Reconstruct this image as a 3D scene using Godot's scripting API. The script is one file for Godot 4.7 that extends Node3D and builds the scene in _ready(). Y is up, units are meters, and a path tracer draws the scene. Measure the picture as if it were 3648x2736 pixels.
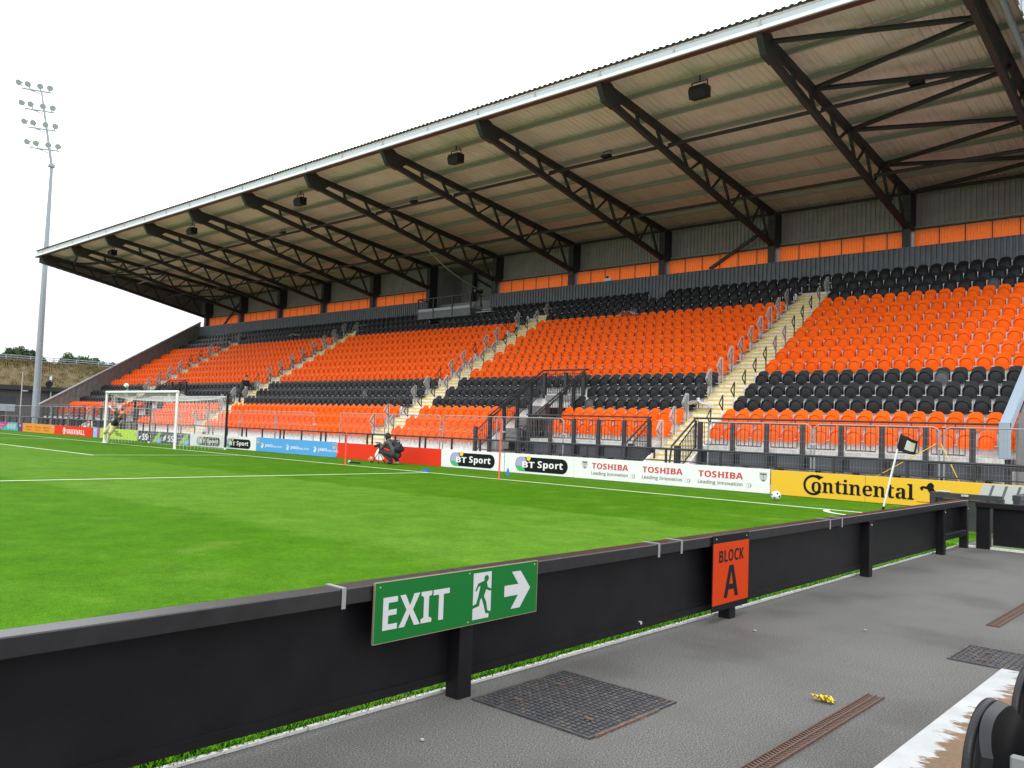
extends Node3D

const STRUCT := "structure"
var M := {}
var used := {}
var kids := {}
var rng := RandomNumberGenerator.new()

# ------------------------------------------------------------------ geometry
class Geo:
	var v := PackedVector3Array()
	var n := PackedVector3Array()
	var u := PackedVector2Array()
	func tri(a: Vector3, b: Vector3, c: Vector3, na: Vector3, nb := Vector3.ZERO, nc := Vector3.ZERO) -> void:
		if nb == Vector3.ZERO:
			nb = na
			nc = na
		if (b - a).cross(c - a).dot(na + nb + nc) > 0.0:
			v.append_array([a, c, b])
			n.append_array([na, nc, nb])
		else:
			v.append_array([a, b, c])
			n.append_array([na, nb, nc])
	func quad(a: Vector3, b: Vector3, c: Vector3, d: Vector3, nn: Vector3) -> void:
		tri(a, b, c, nn)
		tri(a, c, d, nn)
	func quads(a: Vector3, b: Vector3, c: Vector3, d: Vector3, na: Vector3, nb: Vector3, nc: Vector3, nd: Vector3) -> void:
		tri(a, b, c, na, nb, nc)
		tri(a, c, d, na, nc, nd)
	func flat(a: Vector3, b: Vector3, c: Vector3, d: Vector3) -> void:
		quad(a, b, c, d, (b - a).cross(c - a).normalized())
	# box with slightly chamfered feel is not needed at these sizes: plain faces
	func box(c: Vector3, s: Vector3, b := Basis()) -> void:
		var x := b.x * s.x * 0.5
		var y := b.y * s.y * 0.5
		var z := b.z * s.z * 0.5
		for f in [[x, y, z], [y, z, x], [z, x, y]]:
			var p: Vector3 = f[0]
			var q: Vector3 = f[1]
			var r: Vector3 = f[2]
			var nn := r.normalized()
			quad(c + r - p - q, c + r + p - q, c + r + p + q, c + r - p + q, nn)
			quad(c - r - p - q, c - r + p - q, c - r + p + q, c - r - p + q, -nn)
	func span(a: Vector3, b: Vector3) -> void:      # box between two corners
		box((a + b) * 0.5, (b - a).abs())
	func cbox(c: Vector3, s: Vector3, ch: float, b := Basis()) -> void:   # box with chamfered long edges and ends
		var hx := s.x * 0.5
		var hy := s.y * 0.5
		var hz := s.z * 0.5
		var pts := []
		for k in 3:
			pass
		var ex := [Vector3(hx - ch, hy - ch, hz), Vector3(hx - ch, hy, hz - ch), Vector3(hx, hy - ch, hz - ch)]
		var P := func(i: int, sx: int, sy: int, sz: int) -> Vector3:
			var e: Vector3 = ex[i]
			return c + b * Vector3(e.x * sx, e.y * sy, e.z * sz)
		for sg in [-1, 1]:
			quad(P.call(0, -1, -1, sg), P.call(0, 1, -1, sg), P.call(0, 1, 1, sg), P.call(0, -1, 1, sg), b.z * sg)
			quad(P.call(1, -1, sg, -1), P.call(1, 1, sg, -1), P.call(1, 1, sg, 1), P.call(1, -1, sg, 1), b.y * sg)
			quad(P.call(2, sg, -1, -1), P.call(2, sg, 1, -1), P.call(2, sg, 1, 1), P.call(2, sg, -1, 1), b.x * sg)
			for s2 in [-1, 1]:
				quad(P.call(0, -1, sg, s2), P.call(0, 1, sg, s2), P.call(1, 1, sg, s2), P.call(1, -1, sg, s2), (b.y * sg + b.z * s2).normalized())
				quad(P.call(0, sg, -1, s2), P.call(0, sg, 1, s2), P.call(2, sg, 1, s2), P.call(2, sg, -1, s2), (b.x * sg + b.z * s2).normalized())
				quad(P.call(1, sg, s2, -1), P.call(1, sg, s2, 1), P.call(2, sg, s2, 1), P.call(2, sg, s2, -1), (b.x * sg + b.y * s2).normalized())
				for s3 in [-1, 1]:
					tri(P.call(0, sg, s2, s3), P.call(1, sg, s2, s3), P.call(2, sg, s2, s3), (b.x * sg + b.y * s2 + b.z * s3).normalized())
	func bar(a: Vector3, b: Vector3, w: float, h: float, up := Vector3.UP) -> void:
		var z := (b - a).normalized()
		var x := up.cross(z)
		if x.length() < 0.01:
			x = Vector3.RIGHT.cross(z)
		x = x.normalized()
		box((a + b) * 0.5, Vector3(w, h, a.distance_to(b)), Basis(x, z.cross(x), z))
	func tube(a: Vector3, b: Vector3, r0: float, r1 := -1.0, k := 8, caps := true) -> void:
		if r1 < 0.0:
			r1 = r0
		var z := (b - a).normalized()
		var x := z.cross(Vector3.UP if absf(z.y) < 0.95 else Vector3.RIGHT).normalized()
		var y := z.cross(x)
		for i in k:
			var t0 := TAU * i / k
			var t1 := TAU * (i + 1) / k
			var n0 := x * cos(t0) + y * sin(t0)
			var n1 := x * cos(t1) + y * sin(t1)
			quads(a + n0 * r0, a + n1 * r0, b + n1 * r1, b + n0 * r1, n0, n1, n1, n0)
			if caps:
				tri(a, a + n0 * r0, a + n1 * r0, -z)
				tri(b, b + n0 * r1, b + n1 * r1, z)
	func path(p: Array, r: float, k := 6) -> void:
		for i in p.size() - 1:
			tube(p[i], p[i + 1], r, r, k)
		for i in range(1, p.size() - 1):
			ball(p[i], r, k, 4)
	func ball(c: Vector3, r: float, k := 12, m := 8, sc := Vector3.ONE) -> void:
		for j in m:
			var a0 := PI * j / m
			var a1 := PI * (j + 1) / m
			for i in k:
				var q := []
				for w in [[a0, i], [a0, i + 1], [a1, i + 1], [a1, i]]:
					var t: float = TAU * w[1] / k
					q.append(Vector3(sin(w[0]) * cos(t), cos(w[0]), sin(w[0]) * sin(t)))
				if j > 0:
					tri(c + q[0] * sc * r, c + q[1] * sc * r, c + q[2] * sc * r, q[0], q[1], q[2])
				if j < m - 1:
					tri(c + q[0] * sc * r, c + q[2] * sc * r, c + q[3] * sc * r, q[0], q[2], q[3])
	func prism(poly: PackedVector2Array, d: float, x := Transform3D()) -> void:   # polygon in xy pushed out by d along +z
		var t := Geometry2D.triangulate_polygon(poly)
		var zz := x.basis.z.normalized()
		for i in range(0, t.size(), 3):
			var p := []
			for j in 3:
				p.append(Vector3(poly[t[i + j]].x, poly[t[i + j]].y, 0))
			tri(x * (p[0] + Vector3(0, 0, d)), x * (p[1] + Vector3(0, 0, d)), x * (p[2] + Vector3(0, 0, d)), zz)
			tri(x * p[0], x * p[1], x * p[2], -zz)
		var cw := Geometry2D.is_polygon_clockwise(poly)
		for i in poly.size():
			var a := poly[i]
			var b := poly[(i + 1) % poly.size()]
			var e := b - a
			var o := Vector3(e.y, -e.x, 0) * (-1.0 if cw else 1.0)
			if o.length() < 1e-7:
				continue
			quad(x * Vector3(a.x, a.y, 0), x * Vector3(b.x, b.y, 0), x * Vector3(b.x, b.y, d), x * Vector3(a.x, a.y, d), (x.basis * o).normalized())
	func shell(g: Array, th: float) -> void:        # grid of points -> closed thin shell, th thick against its normal
		var nu: int = g.size()
		var nv: int = g[0].size()
		var nm := []
		for i in nu:
			var row := []
			for j in nv:
				var du: Vector3 = g[mini(i + 1, nu - 1)][j] - g[maxi(i - 1, 0)][j]
				var dv: Vector3 = g[i][mini(j + 1, nv - 1)] - g[i][maxi(j - 1, 0)]
				row.append(du.cross(dv).normalized())
			nm.append(row)
		for i in nu - 1:
			for j in nv - 1:
				var c := [[i, j], [i + 1, j], [i + 1, j + 1], [i, j + 1]]
				var p := []
				var m := []
				for k in c:
					p.append(g[k[0]][k[1]])
					m.append(nm[k[0]][k[1]])
				quads(p[0], p[1], p[2], p[3], m[0], m[1], m[2], m[3])
				quads(p[0] - m[0] * th, p[1] - m[1] * th, p[2] - m[2] * th, p[3] - m[3] * th, -m[0], -m[1], -m[2], -m[3])
		var rim := []
		for i in nu: rim.append([i, 0])
		for j in range(1, nv): rim.append([nu - 1, j])
		for i in range(nu - 2, -1, -1): rim.append([i, nv - 1])
		for j in range(nv - 2, 0, -1): rim.append([0, j])
		for k in rim.size():
			var a: Array = rim[k]
			var b: Array = rim[(k + 1) % rim.size()]
			var pa: Vector3 = g[a[0]][a[1]]
			var pb: Vector3 = g[b[0]][b[1]]
			var ma: Vector3 = nm[a[0]][a[1]]
			var mb: Vector3 = nm[b[0]][b[1]]
			var o := (pb - pa).cross(ma).normalized()
			if o.length() < 0.5:
				continue
			quad(pa, pb, pb - mb * th, pa - ma * th, o)
	func corr(x0: float, x1: float, pitch: float, depth: float, a: Callable) -> void:   # trapezoid ribs: a.call(x, out, t) gives the point at x, t in 0..1
		var k := int(round((x1 - x0) / pitch))
		var w := (x1 - x0) / k
		for i in k:
			var xs := [x0 + i * w, x0 + (i + 0.12) * w, x0 + (i + 0.5) * w, x0 + (i + 0.62) * w, x0 + (i + 1) * w]
			var os := [0.0, depth, depth, 0.0, 0.0]
			for j in 4:
				flat(a.call(xs[j], os[j], 0.0), a.call(xs[j + 1], os[j + 1], 0.0), a.call(xs[j + 1], os[j + 1], 1.0), a.call(xs[j], os[j], 1.0))
	func add(g: Geo, x: Transform3D) -> void:
		for i in g.v.size():
			v.append(x * g.v[i])
			n.append((x.basis * g.n[i]).normalized())
	func mesh() -> ArrayMesh:
		var a := []
		a.resize(Mesh.ARRAY_MAX)
		a[Mesh.ARRAY_VERTEX] = v
		a[Mesh.ARRAY_NORMAL] = n
		if u.size() == v.size() and u.size() > 0:
			a[Mesh.ARRAY_TEX_UV] = u
		var m := ArrayMesh.new()
		m.add_surface_from_arrays(Mesh.PRIMITIVE_TRIANGLES, a)
		return m

# ------------------------------------------------------------------ scene tree
func numbered(called: String) -> String:
	used[called] = used.get(called, -1) + 1
	return called if used[called] == 0 else "%s_%03d" % [called, used[called]]

func child_name(called: String, parent: Node) -> String:
	var k := "%d/%s" % [parent.get_instance_id(), called]
	kids[k] = kids.get(k, -1) + 1
	return called if kids[k] == 0 else "%s_%03d" % [called, kids[k]]

func tag(o: Node, label: String, category: String, group := "") -> Node:
	o.set_meta("label", label)
	o.set_meta("category", category)
	if group != "":
		o.set_meta("group", group)
	return o

func thing(called: String, label: String, category: String, at := Vector3.ZERO, turn := 0.0, group := "") -> Node3D:
	var o := Node3D.new()
	o.name = numbered(called)
	add_child(o, true)
	o.position = at
	o.rotation.y = turn
	tag(o, label, category, group)
	return o

func part(called: String, g, m: Material, parent: Node, label := "") -> MeshInstance3D:
	var o := MeshInstance3D.new()
	o.mesh = g if g is Mesh else g.mesh()
	o.material_override = m
	o.name = child_name(called, parent) if parent != self else numbered(called)
	parent.add_child(o, true)
	if label != "":
		o.set_meta("label", label)
	return o

func holder(called: String, parent: Node) -> Node3D:
	var o := Node3D.new()
	o.name = child_name(called, parent)
	parent.add_child(o, true)
	return o

func structure(called: String, g, m: Material) -> MeshInstance3D:
	var o := part(called, g, m, self)
	o.set_meta("kind", STRUCT)
	return o

func copy(o: Node3D, called: String, at: Vector3, label: String, turn := 0.0) -> Node3D:
	var c: Node3D = o.duplicate()
	c.name = numbered(called)
	add_child(c, true)
	c.position = at
	c.rotation.y = turn
	c.set_meta("label", label)
	return c

func letters(text: String, parent: Node, c: Vector3, w: float, h: float, m: Material, font := "Droid Sans", bold := true, b := Basis(), depth := 0.004) -> MeshInstance3D:
	var f := SystemFont.new()
	f.font_names = PackedStringArray([font])
	f.font_weight = 700 if bold else 400
	var t := TextMesh.new()
	t.text = text
	t.font = f
	t.font_size = 64
	t.pixel_size = 0.01
	t.depth = 0.01
	t.curve_step = 1.0
	var o := MeshInstance3D.new()
	o.mesh = t
	o.material_override = m
	o.name = child_name("lettering", parent)
	parent.add_child(o, true)
	var bb := t.get_aabb()
	var sx := w / bb.size.x
	var sy := h / bb.size.y
	var ctr := bb.get_center()
	o.transform = Transform3D(Basis(b.x * sx, b.y * sy, b.z * depth / 0.01), c - b * Vector3(ctr.x * sx, ctr.y * sy, 0) + b.z * depth * 0.5)
	return o

func nth(k: int) -> String:
	var w := ["first", "second", "third", "fourth", "fifth", "sixth", "seventh", "eighth", "ninth", "tenth", "eleventh", "twelfth", "thirteenth", "fourteenth", "fifteenth", "sixteenth", "seventeenth", "eighteenth", "nineteenth", "twentieth"]
	if k <= 20:
		return w[k - 1]
	if k < 30:
		return "twenty-" + w[k - 21]
	return "thirtieth" if k == 30 else "thirty-" + w[k - 31]

# ------------------------------------------------------------------ materials
func mat(r: float, g: float, b: float, rough := 0.6, metal := 0.0) -> StandardMaterial3D:   # linear base colour
	var m := StandardMaterial3D.new()
	m.albedo_color = Color(r, g, b).linear_to_srgb()
	m.roughness = rough
	m.metallic = metal
	m.cull_mode = BaseMaterial3D.CULL_DISABLED
	return m

func noise_tex(freq: float, cols: Array, offs: Array, normal := false, bump := 4.0, kind := FastNoiseLite.TYPE_SIMPLEX_SMOOTH, oct := 4, size := 512) -> NoiseTexture2D:
	var f := FastNoiseLite.new()
	f.seed = 7 + int(freq * 1000.0)
	f.noise_type = kind
	f.frequency = freq
	f.fractal_octaves = oct
	var t := NoiseTexture2D.new()
	t.width = size
	t.height = size
	t.seamless = true
	t.noise = f
	t.as_normal_map = normal
	t.bump_strength = bump
	if not normal:
		var gr := Gradient.new()
		gr.offsets = PackedFloat32Array(offs)
		var cc := PackedColorArray()
		for c in cols:
			cc.append(Color(c[0], c[1], c[2]).linear_to_srgb())
		gr.colors = cc
		t.color_ramp = gr
	return t

func tex_mat(freq: float, cols: Array, offs: Array, metres: float, rough := 0.8, bump := 0.0, oct := 4, kind := FastNoiseLite.TYPE_SIMPLEX_SMOOTH, size := 512) -> StandardMaterial3D:
	var m := mat(1, 1, 1, rough)
	m.albedo_texture = noise_tex(freq, cols, offs, false, 4.0, kind, oct, size)
	m.uv1_triplanar = true
	m.uv1_world_triplanar = true
	m.uv1_scale = Vector3.ONE / metres
	if bump > 0.0:
		m.normal_enabled = true
		m.normal_texture = noise_tex(freq, [], [], true, bump, kind, oct, size)
		m.normal_scale = 1.0
	return m

func clear_mat(r: float, g: float, b: float, a: float, rough := 0.4) -> StandardMaterial3D:
	var m := mat(r, g, b, rough)
	m.transparency = BaseMaterial3D.TRANSPARENCY_ALPHA
	m.albedo_color.a = a
	return m

func make_materials() -> void:
	M.steel = tex_mat(0.02, [[0.022, 0.023, 0.027], [0.032, 0.033, 0.038]], [0.3, 0.7], 3.0, 0.5)
	M.barrier = tex_mat(0.012, [[0.0095, 0.0095, 0.0105], [0.0125, 0.0125, 0.014]], [0.2, 0.8], 2.5, 0.40)
	M.barrier_top = tex_mat(0.02, [[0.012, 0.012, 0.013], [0.018, 0.018, 0.020]], [0.2, 0.8], 1.5, 0.30)
	M.truss = tex_mat(0.02, [[0.018, 0.0175, 0.018], [0.026, 0.025, 0.026]], [0.3, 0.7], 2.0, 0.55)
	M.rail = mat(0.028, 0.030, 0.036, 0.42)
	M.galv = tex_mat(0.03, [[0.36, 0.39, 0.42], [0.48, 0.51, 0.54]], [0.3, 0.7], 1.0, 0.45)
	M.raker = mat(0.27, 0.34, 0.41, 0.4)
	M.fence = mat(0.27, 0.28, 0.29, 0.45)
	M.mastgrey = tex_mat(0.03, [[0.26, 0.30, 0.34], [0.34, 0.38, 0.42]], [0.3, 0.7], 2.0, 0.5)
	M.bracket = mat(0.5, 0.5, 0.5, 0.4, 0.3)
	M.purlin = mat(0.34, 0.34, 0.32, 0.5)
	M.roof = tex_mat(0.012, [[0.76, 0.62, 0.57], [0.82, 0.69, 0.64]], [0.3, 0.7], 8.0, 0.6)
	M.roof_top = mat(0.085, 0.095, 0.095, 0.5)
	M.wallgrey = tex_mat(0.015, [[0.27, 0.255, 0.265], [0.32, 0.305, 0.315]], [0.3, 0.7], 6.0, 0.55)
	M.clad = tex_mat(0.015, [[0.115, 0.125, 0.15], [0.140, 0.150, 0.176]], [0.3, 0.7], 4.0, 0.45)
	M.gable = tex_mat(0.015, [[0.15, 0.14, 0.14], [0.18, 0.17, 0.17]], [0.3, 0.7], 4.0, 0.5)
	M.conc = tex_mat(0.02, [[0.60, 0.585, 0.555], [0.71, 0.70, 0.675], [0.76, 0.75, 0.73]], [0.2, 0.55, 0.85], 2.5, 0.85, 1.5)
	M.concdark = tex_mat(0.02, [[0.26, 0.26, 0.255], [0.36, 0.355, 0.345]], [0.3, 0.75], 2.5, 0.85, 1.5)
	M.yellow = tex_mat(0.06, [[0.70, 0.47, 0.01], [0.80, 0.56, 0.02]], [0.3, 0.7], 1.0, 0.7)
	M.orange = mat(0.92, 0.118, 0.005, 0.5)
	M.orange.metallic_specular = 0.22
	M.orange_pale = mat(0.91, 0.128, 0.006, 0.56)
	M.orange_pale.metallic_specular = 0.22
	M.orange_deep = mat(0.90, 0.112, 0.004, 0.47)
	M.orange_deep.metallic_specular = 0.22
	M.black = mat(0.013, 0.0135, 0.016, 0.42)
	M.black.metallic_specular = 0.35
	M.greyseat = mat(0.075, 0.075, 0.078, 0.6)
	M.blackgrey = mat(0.028, 0.029, 0.032, 0.45)
	M.white = tex_mat(0.03, [[0.76, 0.77, 0.78], [0.82, 0.82, 0.82]], [0.3, 0.7], 2.0, 0.5)
	M.whitepaint = mat(0.8, 0.8, 0.8, 0.35)
	M.gutter = mat(0.78, 0.8, 0.82, 0.4)
	M.strip = mat(0.55, 0.63, 0.66, 0.35)
	M.strip.backlight_enabled = true
	M.strip.backlight = Color(0.6, 0.7, 0.72)
	M.transl = tex_mat(0.05, [[0.95, 0.33, 0.08], [1.0, 0.45, 0.15], [1.0, 0.55, 0.24]], [0.2, 0.55, 0.85], 3.0, 0.45)
	M.transl.uv1_scale = Vector3(2.2, 0.16, 2.2)
	M.transl.backlight_enabled = true
	M.transl.backlight = Color(1.0, 0.60, 0.26)
	M.wrap = clear_mat(0.70, 0.70, 0.70, 0.30, 0.35)
	M.bag = clear_mat(0.75, 0.76, 0.78, 0.72, 0.4)
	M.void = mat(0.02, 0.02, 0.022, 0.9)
	M.asphalt = tex_mat(0.11, [[0.036, 0.035, 0.034], [0.084, 0.083, 0.080], [0.104, 0.103, 0.099], [0.25, 0.25, 0.24]], [0.2, 0.42, 0.64, 0.9], 1.4, 0.9, 0.35, 5, FastNoiseLite.TYPE_SIMPLEX, 1024)
	var big := noise_tex(0.008, [[0.66, 0.65, 0.63], [0.90, 0.90, 0.885], [1.0, 1.0, 1.0]], [0.15, 0.45, 0.8])
	M.asphalt.detail_enabled = true
	M.asphalt.detail_blend_mode = BaseMaterial3D.BLEND_MODE_MUL
	M.asphalt.detail_albedo = big
	M.asphalt.detail_uv_layer = BaseMaterial3D.DETAIL_UV_2
	M.asphalt.uv2_triplanar = true
	M.asphalt.uv2_world_triplanar = true
	M.asphalt.uv2_scale = Vector3.ONE / 6.0
	M.kerb = tex_mat(0.05, [[0.56, 0.55, 0.51], [0.70, 0.69, 0.65]], [0.2, 0.6], 1.2, 0.9, 2.0)
	M.line = tex_mat(0.12, [[0.45, 0.55, 0.33], [0.74, 0.77, 0.66]], [0.25, 0.5], 1.0, 0.9)
	M.rust = tex_mat(0.02, [[0.036, 0.037, 0.041], [0.052, 0.052, 0.056], [0.075, 0.066, 0.062], [0.15, 0.075, 0.04]], [0.3, 0.6, 0.75, 0.95], 1.3, 0.65, 1.0)
	M.rustedge = tex_mat(0.03, [[0.075, 0.06, 0.052], [0.17, 0.085, 0.045]], [0.3, 0.7], 0.9, 0.8, 1.0)
	M.rustdrain = tex_mat(0.05, [[0.070, 0.045, 0.036], [0.115, 0.062, 0.044]], [0.3, 0.7], 0.7, 0.8, 2.0)
	M.red = mat(0.74, 0.040, 0.016, 0.5)
	M.red.metallic_specular = 0.2
	M.polered = mat(0.85, 0.10, 0.05, 0.45)
	M.blue = mat(0.075, 0.34, 0.72, 0.45)
	M.gold = mat(0.78, 0.46, 0.02, 0.45)
	M.lime = mat(0.42, 0.62, 0.02, 0.45)
	M.orangeboard = mat(0.78, 0.27, 0.02, 0.45)
	M.brownink = mat(0.42, 0.12, 0.01, 0.5)
	M.ink = mat(0.010, 0.012, 0.014, 0.6)
	M.ink.metallic_specular = 0.2
	M.greyink = mat(0.11, 0.12, 0.13, 0.5)
	M.lightgrey = mat(0.48, 0.49, 0.50, 0.5)
	M.redink = mat(0.58, 0.035, 0.05, 0.5)
	M.navy = mat(0.03, 0.04, 0.07, 0.5)
	M.magenta = mat(0.50, 0.03, 0.22, 0.45)
	M.teal = mat(0.06, 0.40, 0.46, 0.45)
	M.purple = mat(0.14, 0.035, 0.13, 0.45)
	M.skyblue = mat(0.22, 0.50, 0.75, 0.45)
	M.leafgreen = mat(0.28, 0.52, 0.08, 0.45)
	M.strap = mat(0.24, 0.245, 0.25, 0.45)
	M.beam = mat(0.055, 0.060, 0.072, 0.5)
	M.barrier.metallic_specular = 0.28
	M.green = mat(0.008, 0.135, 0.026, 0.45)
	M.green.metallic_specular = 0.25
	M.signwhite = mat(0.50, 0.505, 0.52, 0.55)
	M.signorange = mat(0.50, 0.042, 0.005, 0.5)
	M.signorange.metallic_specular = 0.2
	M.brass = mat(0.35, 0.30, 0.2, 0.4, 0.5)
	M.brick = tex_mat(0.05, [[0.045, 0.045, 0.045], [0.10, 0.095, 0.09]], [0.3, 0.7], 3.0, 0.9, 2.0)
	M.net = mat(0.75, 0.75, 0.75, 0.8)
	M.skin = mat(0.48, 0.25, 0.17, 0.55)
	M.cloth = mat(0.018, 0.018, 0.021, 0.85)
	M.cream = mat(0.62, 0.55, 0.28, 0.8)
	M.greycloth = mat(0.075, 0.075, 0.082, 0.85)
	M.darkgrey = mat(0.022, 0.022, 0.025, 0.8)
	M.hair = mat(0.02, 0.015, 0.012, 0.7)
	M.rope = mat(0.62, 0.40, 0.02, 0.7)
	M.wire = mat(0.22, 0.23, 0.24, 0.5)
	M.glass = mat(0.05, 0.06, 0.07, 0.15)
	M.lens = mat(0.42, 0.45, 0.46, 0.25)

# ------------------------------------------------------------------ numbers of the place
const BOARD_Z := -3.05
const XR := 0.9          # right end of the seats
const XL := -66.1        # left end of the seats
const AISLES := [[-9.6, -8.1], [-25.1, -23.6], [-42.1, -40.6], [-57.6, -56.1]]
const AISLE_SAID := ["the nearest stairs", "the stairs behind the cameraman", "the stairs with the walking person", "the farthest stairs"]
const VOMS := [[-17.55, -15.15], [-52.2, -49.8]]
const PLATS := [[-15.15, -9.65], [-7.95, 0.8], [-56.05, -52.2], [-66.1, -57.65]]
func hy(k: int) -> float: return 1.416 + 0.495 * (k - 1)     # seat hinge height of row k, also floor of row k + 1
func hz(k: int) -> float: return -7.965 - 0.809 * (k - 1)    # riser behind the seats of row k
func slope_y(z: float) -> float: return 2.0 + (-z - 6.6) * 0.6185
func roof_y(z: float) -> float: return 14.06 - 0.122 * (-z - 5.95)

func make_sky() -> void:
	var w := 1024
	var h := 512
	var f := FastNoiseLite.new()
	f.seed = 15
	f.frequency = 1.7
	f.fractal_octaves = 5
	var im := Image.create(w, h, false, Image.FORMAT_RGBF)
	for j in h:
		var el := (0.5 - (j + 0.5) / h) * PI
		for i in w:
			var az := (i + 0.5) / w * TAU
			var d := Vector3(cos(el) * sin(az), sin(el), cos(el) * cos(az))
			var c := 0.32
			var tint := Vector3(1.0, 1.0, 1.0)
			if el > -0.02:
				var s := maxf(sin(el), 0.0)
				var cl := f.get_noise_3d(d.x * 1.2, d.y * 4.0, d.z * 1.2)
				c = 2.0 * lerpf(0.42, 1.0, smoothstep(0.0, 0.27, s)) * (1.0 + 0.20 * s)
				c *= 1.0 + lerpf(0.50, 0.12, smoothstep(0.02, 0.30, s)) * clampf(cl * 3.0 - 0.15, -0.9, 0.9)
				tint = Vector3(0.965, 0.99, 1.03)
			else:
				tint = Vector3(0.9, 0.95, 0.85)
			im.set_pixel(i, j, Color(c * tint.x, c * tint.y, c * tint.z))
	var pm := PanoramaSkyMaterial.new()
	pm.panorama = ImageTexture.create_from_image(im)
	var sky := Sky.new()
	sky.sky_material = pm
	var e := Environment.new()
	e.background_mode = Environment.BG_SKY
	e.sky = sky
	e.tonemap_mode = Environment.TONE_MAPPER_LINEAR
	e.tonemap_exposure = 1.0
	e.sdfgi_enabled = true
	e.ssao_enabled = true
	e.ssil_enabled = true
	var we := WorldEnvironment.new()
	we.name = "sky"
	we.environment = e
	add_child(we, true)

func _ready() -> void:
	rng.seed = 4242
	var cam := Camera3D.new()
	cam.name = "camera"
	add_child(cam, true)
	cam.transform = Transform3D(Basis.from_euler(Vector3(0.053, 0.740, 0.036)), Vector3(5.859, 1.426, 17.184))
	cam.fov = 49.24
	cam.near = 0.05
	cam.far = 900.0
	cam.current = true
	make_sky()
	var sun := DirectionalLight3D.new()
	sun.name = "sun"
	add_child(sun, true)
	sun.rotation_degrees = Vector3(-58, 35, 0)
	sun.light_energy = 0.45
	sun.light_angular_distance = 16.0
	sun.light_color = Color(1.0, 0.97, 0.92)
	sun.shadow_enabled = true
	make_materials()
	var t0 := Time.get_ticks_msec()
	ground_and_pitch()
	terrace()
	walls_and_roof()
	seats()
	aisle_rails()
	vomitories()
	perimeter()
	boards()
	barrier()
	path_things()
	goal_and_pitch_things()
	far_end()
	people()
	small_things()
	print("built in ", Time.get_ticks_msec() - t0)

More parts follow.
